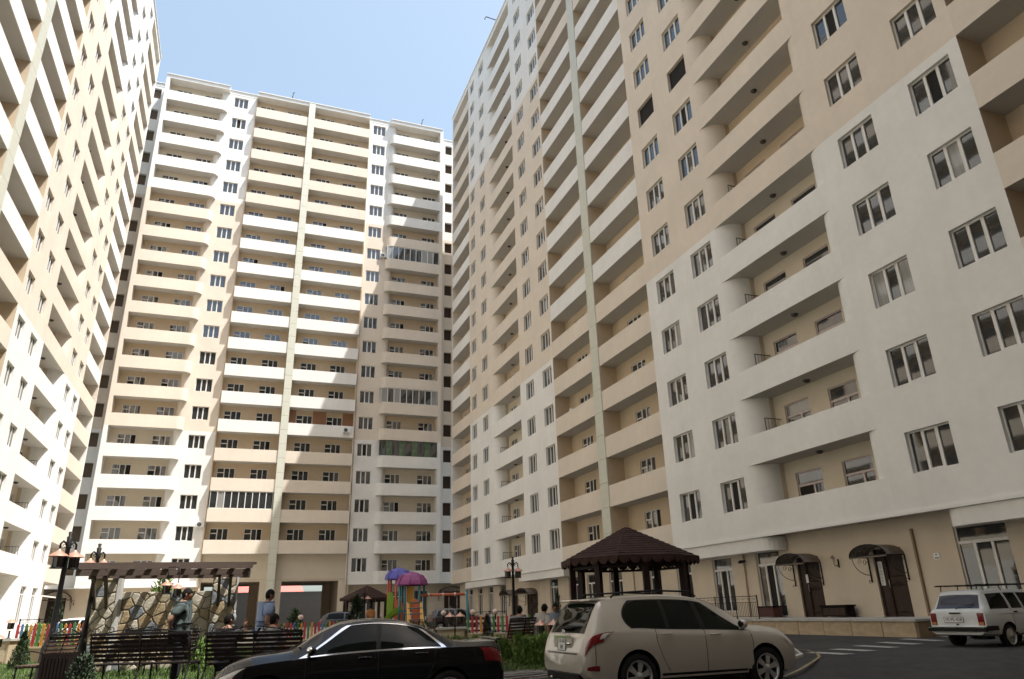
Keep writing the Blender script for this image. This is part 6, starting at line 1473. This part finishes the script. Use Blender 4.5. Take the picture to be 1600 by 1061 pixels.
def person(label, x, y, rz, shirt, legs_m, pose='stand', h=1.74, z=None, hair=True, head_turn=0.0, lean=0.0, arms=None, cap=None, seat=0.40):
    """local frame: facing +y"""
    z = ground_z(x, y)+0.02 if z is None else z
    t = thing('person', label, 'person', (x, y, z), rz); s = h/1.74
    V = {}; E = []
    hipz = 0.95 if pose != 'sit' else seat+0.10
    def sc(p): return Vector(p)*s
    ly = lambda dz: dz*math.tan(lean)
    V['pel'] = sc((0, 0, hipz)); V['waist'] = sc((0, ly(.17), hipz+0.17)); V['chest'] = sc((0, ly(.36), hipz+0.36)); V['ub'] = sc((0, ly(.47)-.01, hipz+0.47)); V['neck'] = sc((0, ly(.56)+.005, hipz+0.56)); V['hb'] = sc((0, ly(.63)+.03, hipz+0.615))
    head_c = sc((0, ly(.72)+.045, hipz+0.70))
    A = arms or {}
    for sd, n in ((-1, 'l'), (1, 'r')):
        V['sh'+n] = sc((sd*0.19, ly(.45)-.005, hipz+0.455))
        el, wr2 = A.get(n, ((sd*0.25, -0.03, hipz+0.17), (sd*0.26, 0.05, hipz-0.07)))
        V['el'+n] = sc(el)+Vector((0, s*ly(.2), 0)); V['wr'+n] = sc(wr2)+Vector((0, s*ly(0), 0))
        V['hip'+n] = sc((sd*0.09, 0, hipz-0.06))
        if pose == 'sit': V['kn'+n] = sc((sd*0.13, 0.44, seat+0.07)); V['an'+n] = sc((sd*0.13, 0.42+0.04*sd, 0.09))
        elif pose == 'step': V['kn'+n] = sc((sd*0.09, 0.05+0.09*sd, 0.50)); V['an'+n] = sc((sd*0.09, 0.15*sd, 0.09))
        else: V['kn'+n] = sc((sd*0.10, 0.02, 0.50)); V['an'+n] = sc((sd*0.11, -0.01, 0.09))
    names = list(V); idx = {n: i for i, n in enumerate(names)}
    ed = [('pel', 'waist'), ('waist', 'chest'), ('chest', 'ub'), ('ub', 'neck'), ('neck', 'hb')]
    for n in 'lr': ed += [('ub', 'sh'+n), ('sh'+n, 'el'+n), ('el'+n, 'wr'+n), ('pel', 'hip'+n), ('hip'+n, 'kn'+n), ('kn'+n, 'an'+n)]
    rad = {'pel': (.165, .135), 'waist': (.155, .13), 'chest': (.18, .14), 'ub': (.17, .115), 'neck': .072, 'hb': .07}
    for n in 'lr': rad.update({'sh'+n: .078, 'el'+n: .052, 'wr'+n: .034, 'hip'+n: .105, 'kn'+n: .07, 'an'+n: .05})
    def rr3(n, k=1.0, add=0.0):
        q = rad[n]; return (q[0]*s*k+add, q[1]*s*k+add) if isinstance(q, tuple) else q*s*k+add
    body = skin_mesh('body', [V[n] for n in names], [(idx[a], idx[b]) for a, b in ed], [rr3(n) for n in names], M_SKIN, t, idx['pel'])
    # shirt
    tn = ['pel', 'waist', 'chest', 'ub', 'shl', 'shr', 'sleevel', 'sleever', 'hem', 'collar']
    VV = dict(V); VV['hem'] = V['pel']+Vector((0, 0, -0.07*s)); VV['collar'] = V['ub']+(V['neck']-V['ub'])*0.45
    for n in 'lr': VV['sleeve'+n] = V['sh'+n]+(V['el'+n]-V['sh'+n])*0.80
    rad.update({'sleevel': .078, 'sleever': .078, 'hem': (.165, .135), 'collar': .10}); ix = {n: i for i, n in enumerate(tn)}
    se = [('hem', 'pel'), ('pel', 'waist'), ('waist', 'chest'), ('chest', 'ub'), ('ub', 'shl'), ('ub', 'shr'), ('shl', 'sleevel'), ('shr', 'sleever'), ('ub', 'collar')]
    skin_mesh('shirt', [VV[n] for n in tn], [(ix[a], ix[b]) for a, b in se], [rr3(n, 1.1, 0.034) for n in tn], shirt, t, ix['chest'])
    pn = ['pel', 'hipl', 'hipr', 'knl', 'knr', 'anl', 'anr']; ip = {n: i for i, n in enumerate(pn)}
    pe = [('pel', 'hipl'), ('pel', 'hipr'), ('hipl', 'knl'), ('hipr', 'knr'), ('knl', 'anl'), ('knr', 'anr')]
    skin_mesh('trousers', [V[n] for n in pn], [(ip[a], ip[b]) for a, b in pe], [rr3(n, 1.0, 0.014) for n in pn], legs_m, t, 0)
    for n in 'lr':
        a = V['an'+n]; m = MB(); m.sphere((a.x, a.y+0.06, a.z-0.045), 0.075, 10, 7, sc=(0.62, 1.9, 0.62)); m.build('shoe', M_SHOE, t)
    # head with face, ears, hair
    hd = thing_part('head', t, head_c); hd.rotation_euler = (0, 0, head_turn); R_ = 0.108*s
    m = MB(); vs = []; n_, m_ = 20, 14
    for i in range(m_+1):
        th = math.pi*i/m_
        for k in range(n_):
            a = 2*math.pi*k/n_; X = math.sin(th)*math.cos(a)*0.72; Y = math.sin(th)*math.sin(a)*0.90; Z = math.cos(th)*1.12
            if Z < 0: w = 1+Z*0.28; X *= w; Y = Y*w+0.06*(-Z)
            if Y > 0.6: Y = 0.6+(Y-0.6)*0.75
            if abs(X) < 0.16 and Y > 0.3 and -0.35 < Z < 0.15: Y += 0.17*(1-abs(X)/0.16)*(1-abs(Z+0.13)/0.28 if abs(Z+0.13) < 0.28 else 0)
            vs.append((X*R_, Y*R_, Z*R_))
    m.add(vs, [(i*n_+k, (i+1)*n_+k, (i+1)*n_+(k+1) % n_, i*n_+(k+1) % n_) for i in range(m_) for k in range(n_)], 0, True); m.build('face', M_SKIN, hd)
    for sd in (-1, 1):
        m = MB(); m.sphere((sd*0.74*R_, -0.02*R_, -0.05*R_), 0.24*R_, 8, 6, sc=(0.4, 0.7, 1.15)); m.build('ear', M_SKIN, hd)
        m = MB(); m.sphere((sd*0.27*R_, 0.66*R_, 0.06*R_), 0.11*R_, 8, 6, sc=(1, .5, .55)); m.build('eye', M_HAIR, hd)
        m = MB(); m.bar((sd*0.12*R_, 0.73*R_, 0.24*R_), (sd*0.42*R_, 0.66*R_, 0.25*R_), 0.05*R_, 0.06*R_); m.build('eyebrow', M_HAIR, hd)
    m = MB(); m.bar((-0.2*R_, 0.70*R_, -0.50*R_), (0.2*R_, 0.70*R_, -0.50*R_), 0.05*R_, 0.06*R_); m.build('mouth', mat('lips', (0.22, 0.07, 0.06), 0.5), hd)
    if hair:
        m = MB(); vs = []; n_, m_ = 20, 8
        for i in range(m_+1):
            for k in range(n_):
                a = 2*math.pi*k/n_; back = 0.5-0.5*math.sin(a); th = (0.40+0.33*back)*math.pi*i/m_; w = 1.07+rnd.uniform(-.015, .02)
                vs.append((math.sin(th)*math.cos(a)*0.72*R_*w*1.03, math.sin(th)*math.sin(a)*0.90*R_*w-0.02*R_, math.cos(th)*1.12*R_*w))
        m.add(vs, [(i*n_+k, (i+1)*n_+k, (i+1)*n_+(k+1) % n_, i*n_+(k+1) % n_) for i in range(m_) for k in range(n_)], 0, True); o = m.build('hair' if not cap else 'cap', cap or M_HAIR, hd)
        sm = o.modifiers.new('t', 'SOLIDIFY'); sm.thickness = 0.006
    # hands
    for n, sd in (('l', -1), ('r', 1)):
        w = V['wr'+n]; d = (w-V['el'+n]).normalized(); side = d.cross(Vector((0, 1, 0.01))).normalized(); nrm = d.cross(side)
        m = MB(); pc = w+d*0.045*s; m.tube([w-d*0.01, w+d*0.03*s, w+d*0.075*s, w+d*0.085*s], [0.026*s, 0.036*s, 0.036*s, 0.026*s], 8)
        for q, ln in ((-1.5, .058), (-.5, .072), (.5, .068), (1.5, .05)):
            b0 = w+d*0.07*s+side*q*0.017*s; m.tube([b0, b0+d*ln*0.45*s, b0+d*ln*0.8*s+nrm*0.018*s, b0+d*ln*0.9*s+nrm*0.035*s], [0.0095*s, 0.009*s, 0.008*s, 0.006*s], 6)
        b0 = w+d*0.03*s-side*0.026*s; m.tube([b0, b0+d*0.03*s-side*0.022*s+nrm*.01, b0+d*0.055*s-side*0.022*s+nrm*.02], [0.012*s, 0.010*s, 0.007*s], 6); m.build('hand', M_SKIN, t)
    return t
hz = 0.95
x, y = xy(284, 14.3); person('man in a dark green plaid shirt standing behind the nearest bench, hand on his back', x, y, R(-100), SH_PLAID, M_TROUS, 'stand', 1.76,
    arms={'l': ((-0.25, -0.05, hz+0.18), (-0.25, 0.03, hz-0.06)), 'r': ((0.27, -0.16, hz+0.22), (0.13, -0.13, hz+0.02))})
x, y = xy(413, 15.6); person('man in a pale blue short sleeved shirt walking behind the bench with two seated men', x, y, R(-75), SH_BLUE, M_JEANS, 'step', 1.74, lean=0.06, head_turn=R(-10))
x, y = xy(357, 13.95); person('seated man in a dark patterned shirt, back to the viewer, lifting a bottle', x, y, R(-21), SH_DARK, M_TROUS, 'sit', 1.72, head_turn=R(-40), z=ground_z(x, y),
    arms={'r': ((0.30, 0.12, 0.80), (0.24, 0.30, 1.08)), 'l': ((-0.26, 0.05, 0.74), (-0.15, 0.28, 0.66))})
bt = thing('bottle', 'clear water bottle held up by the seated man in the dark shirt', 'bottle', (*xy(366, 14.2), 0.0), 0); m = MB(); m.lathe([(0, -.1), (0.033, -.1), (0.035, 0.06), (0.012, 0.11), (0.012, 0.13)], n=10); m.build('bottle_body', mat('pale_plastic', (0.45, 0.5, 0.55), 0.1), bt); m = MB(); m.lathe([(0.015, .13), (0.015, .15), (0, .152)], n=8); m.build('bottle_cap', M_WPLAST, bt)
x, y = xy(426, 13.95); person('seated man in a white printed shirt, back to the viewer, beside the black saloon', x, y, R(-21), SH_PRINT, M_TROUS, 'sit', 1.70, head_turn=R(-35), z=ground_z(x, y), lean=0.12)
x, y = xy(811, 19.6); person('seated man in a striped shirt on the brown bench right of the slim lamp post', x, y, R(-40), SH_STRIPE, M_TROUS, 'sit', 1.72)
x, y = xy(843, 19.5); person('seated man in a cream shirt leaning forward between the striped shirt and the blue shirt', x, y, R(-60), SH_CREAM, M_TROUS, 'sit', 1.76, lean=0.25)
x, y = xy(867, 20.6); person('man in washed blue shirt and jeans facing the viewer beside the white jeep', x, y, R(160), SH_LBLUE, M_JEANS, 'sit', 1.78, lean=0.1)
x, y = xy(579, 44); person('distant person in an ochre shirt standing before the small gazebo', x, y, R(10), SH_OCHRE, M_TROUS, 'stand', 1.7)
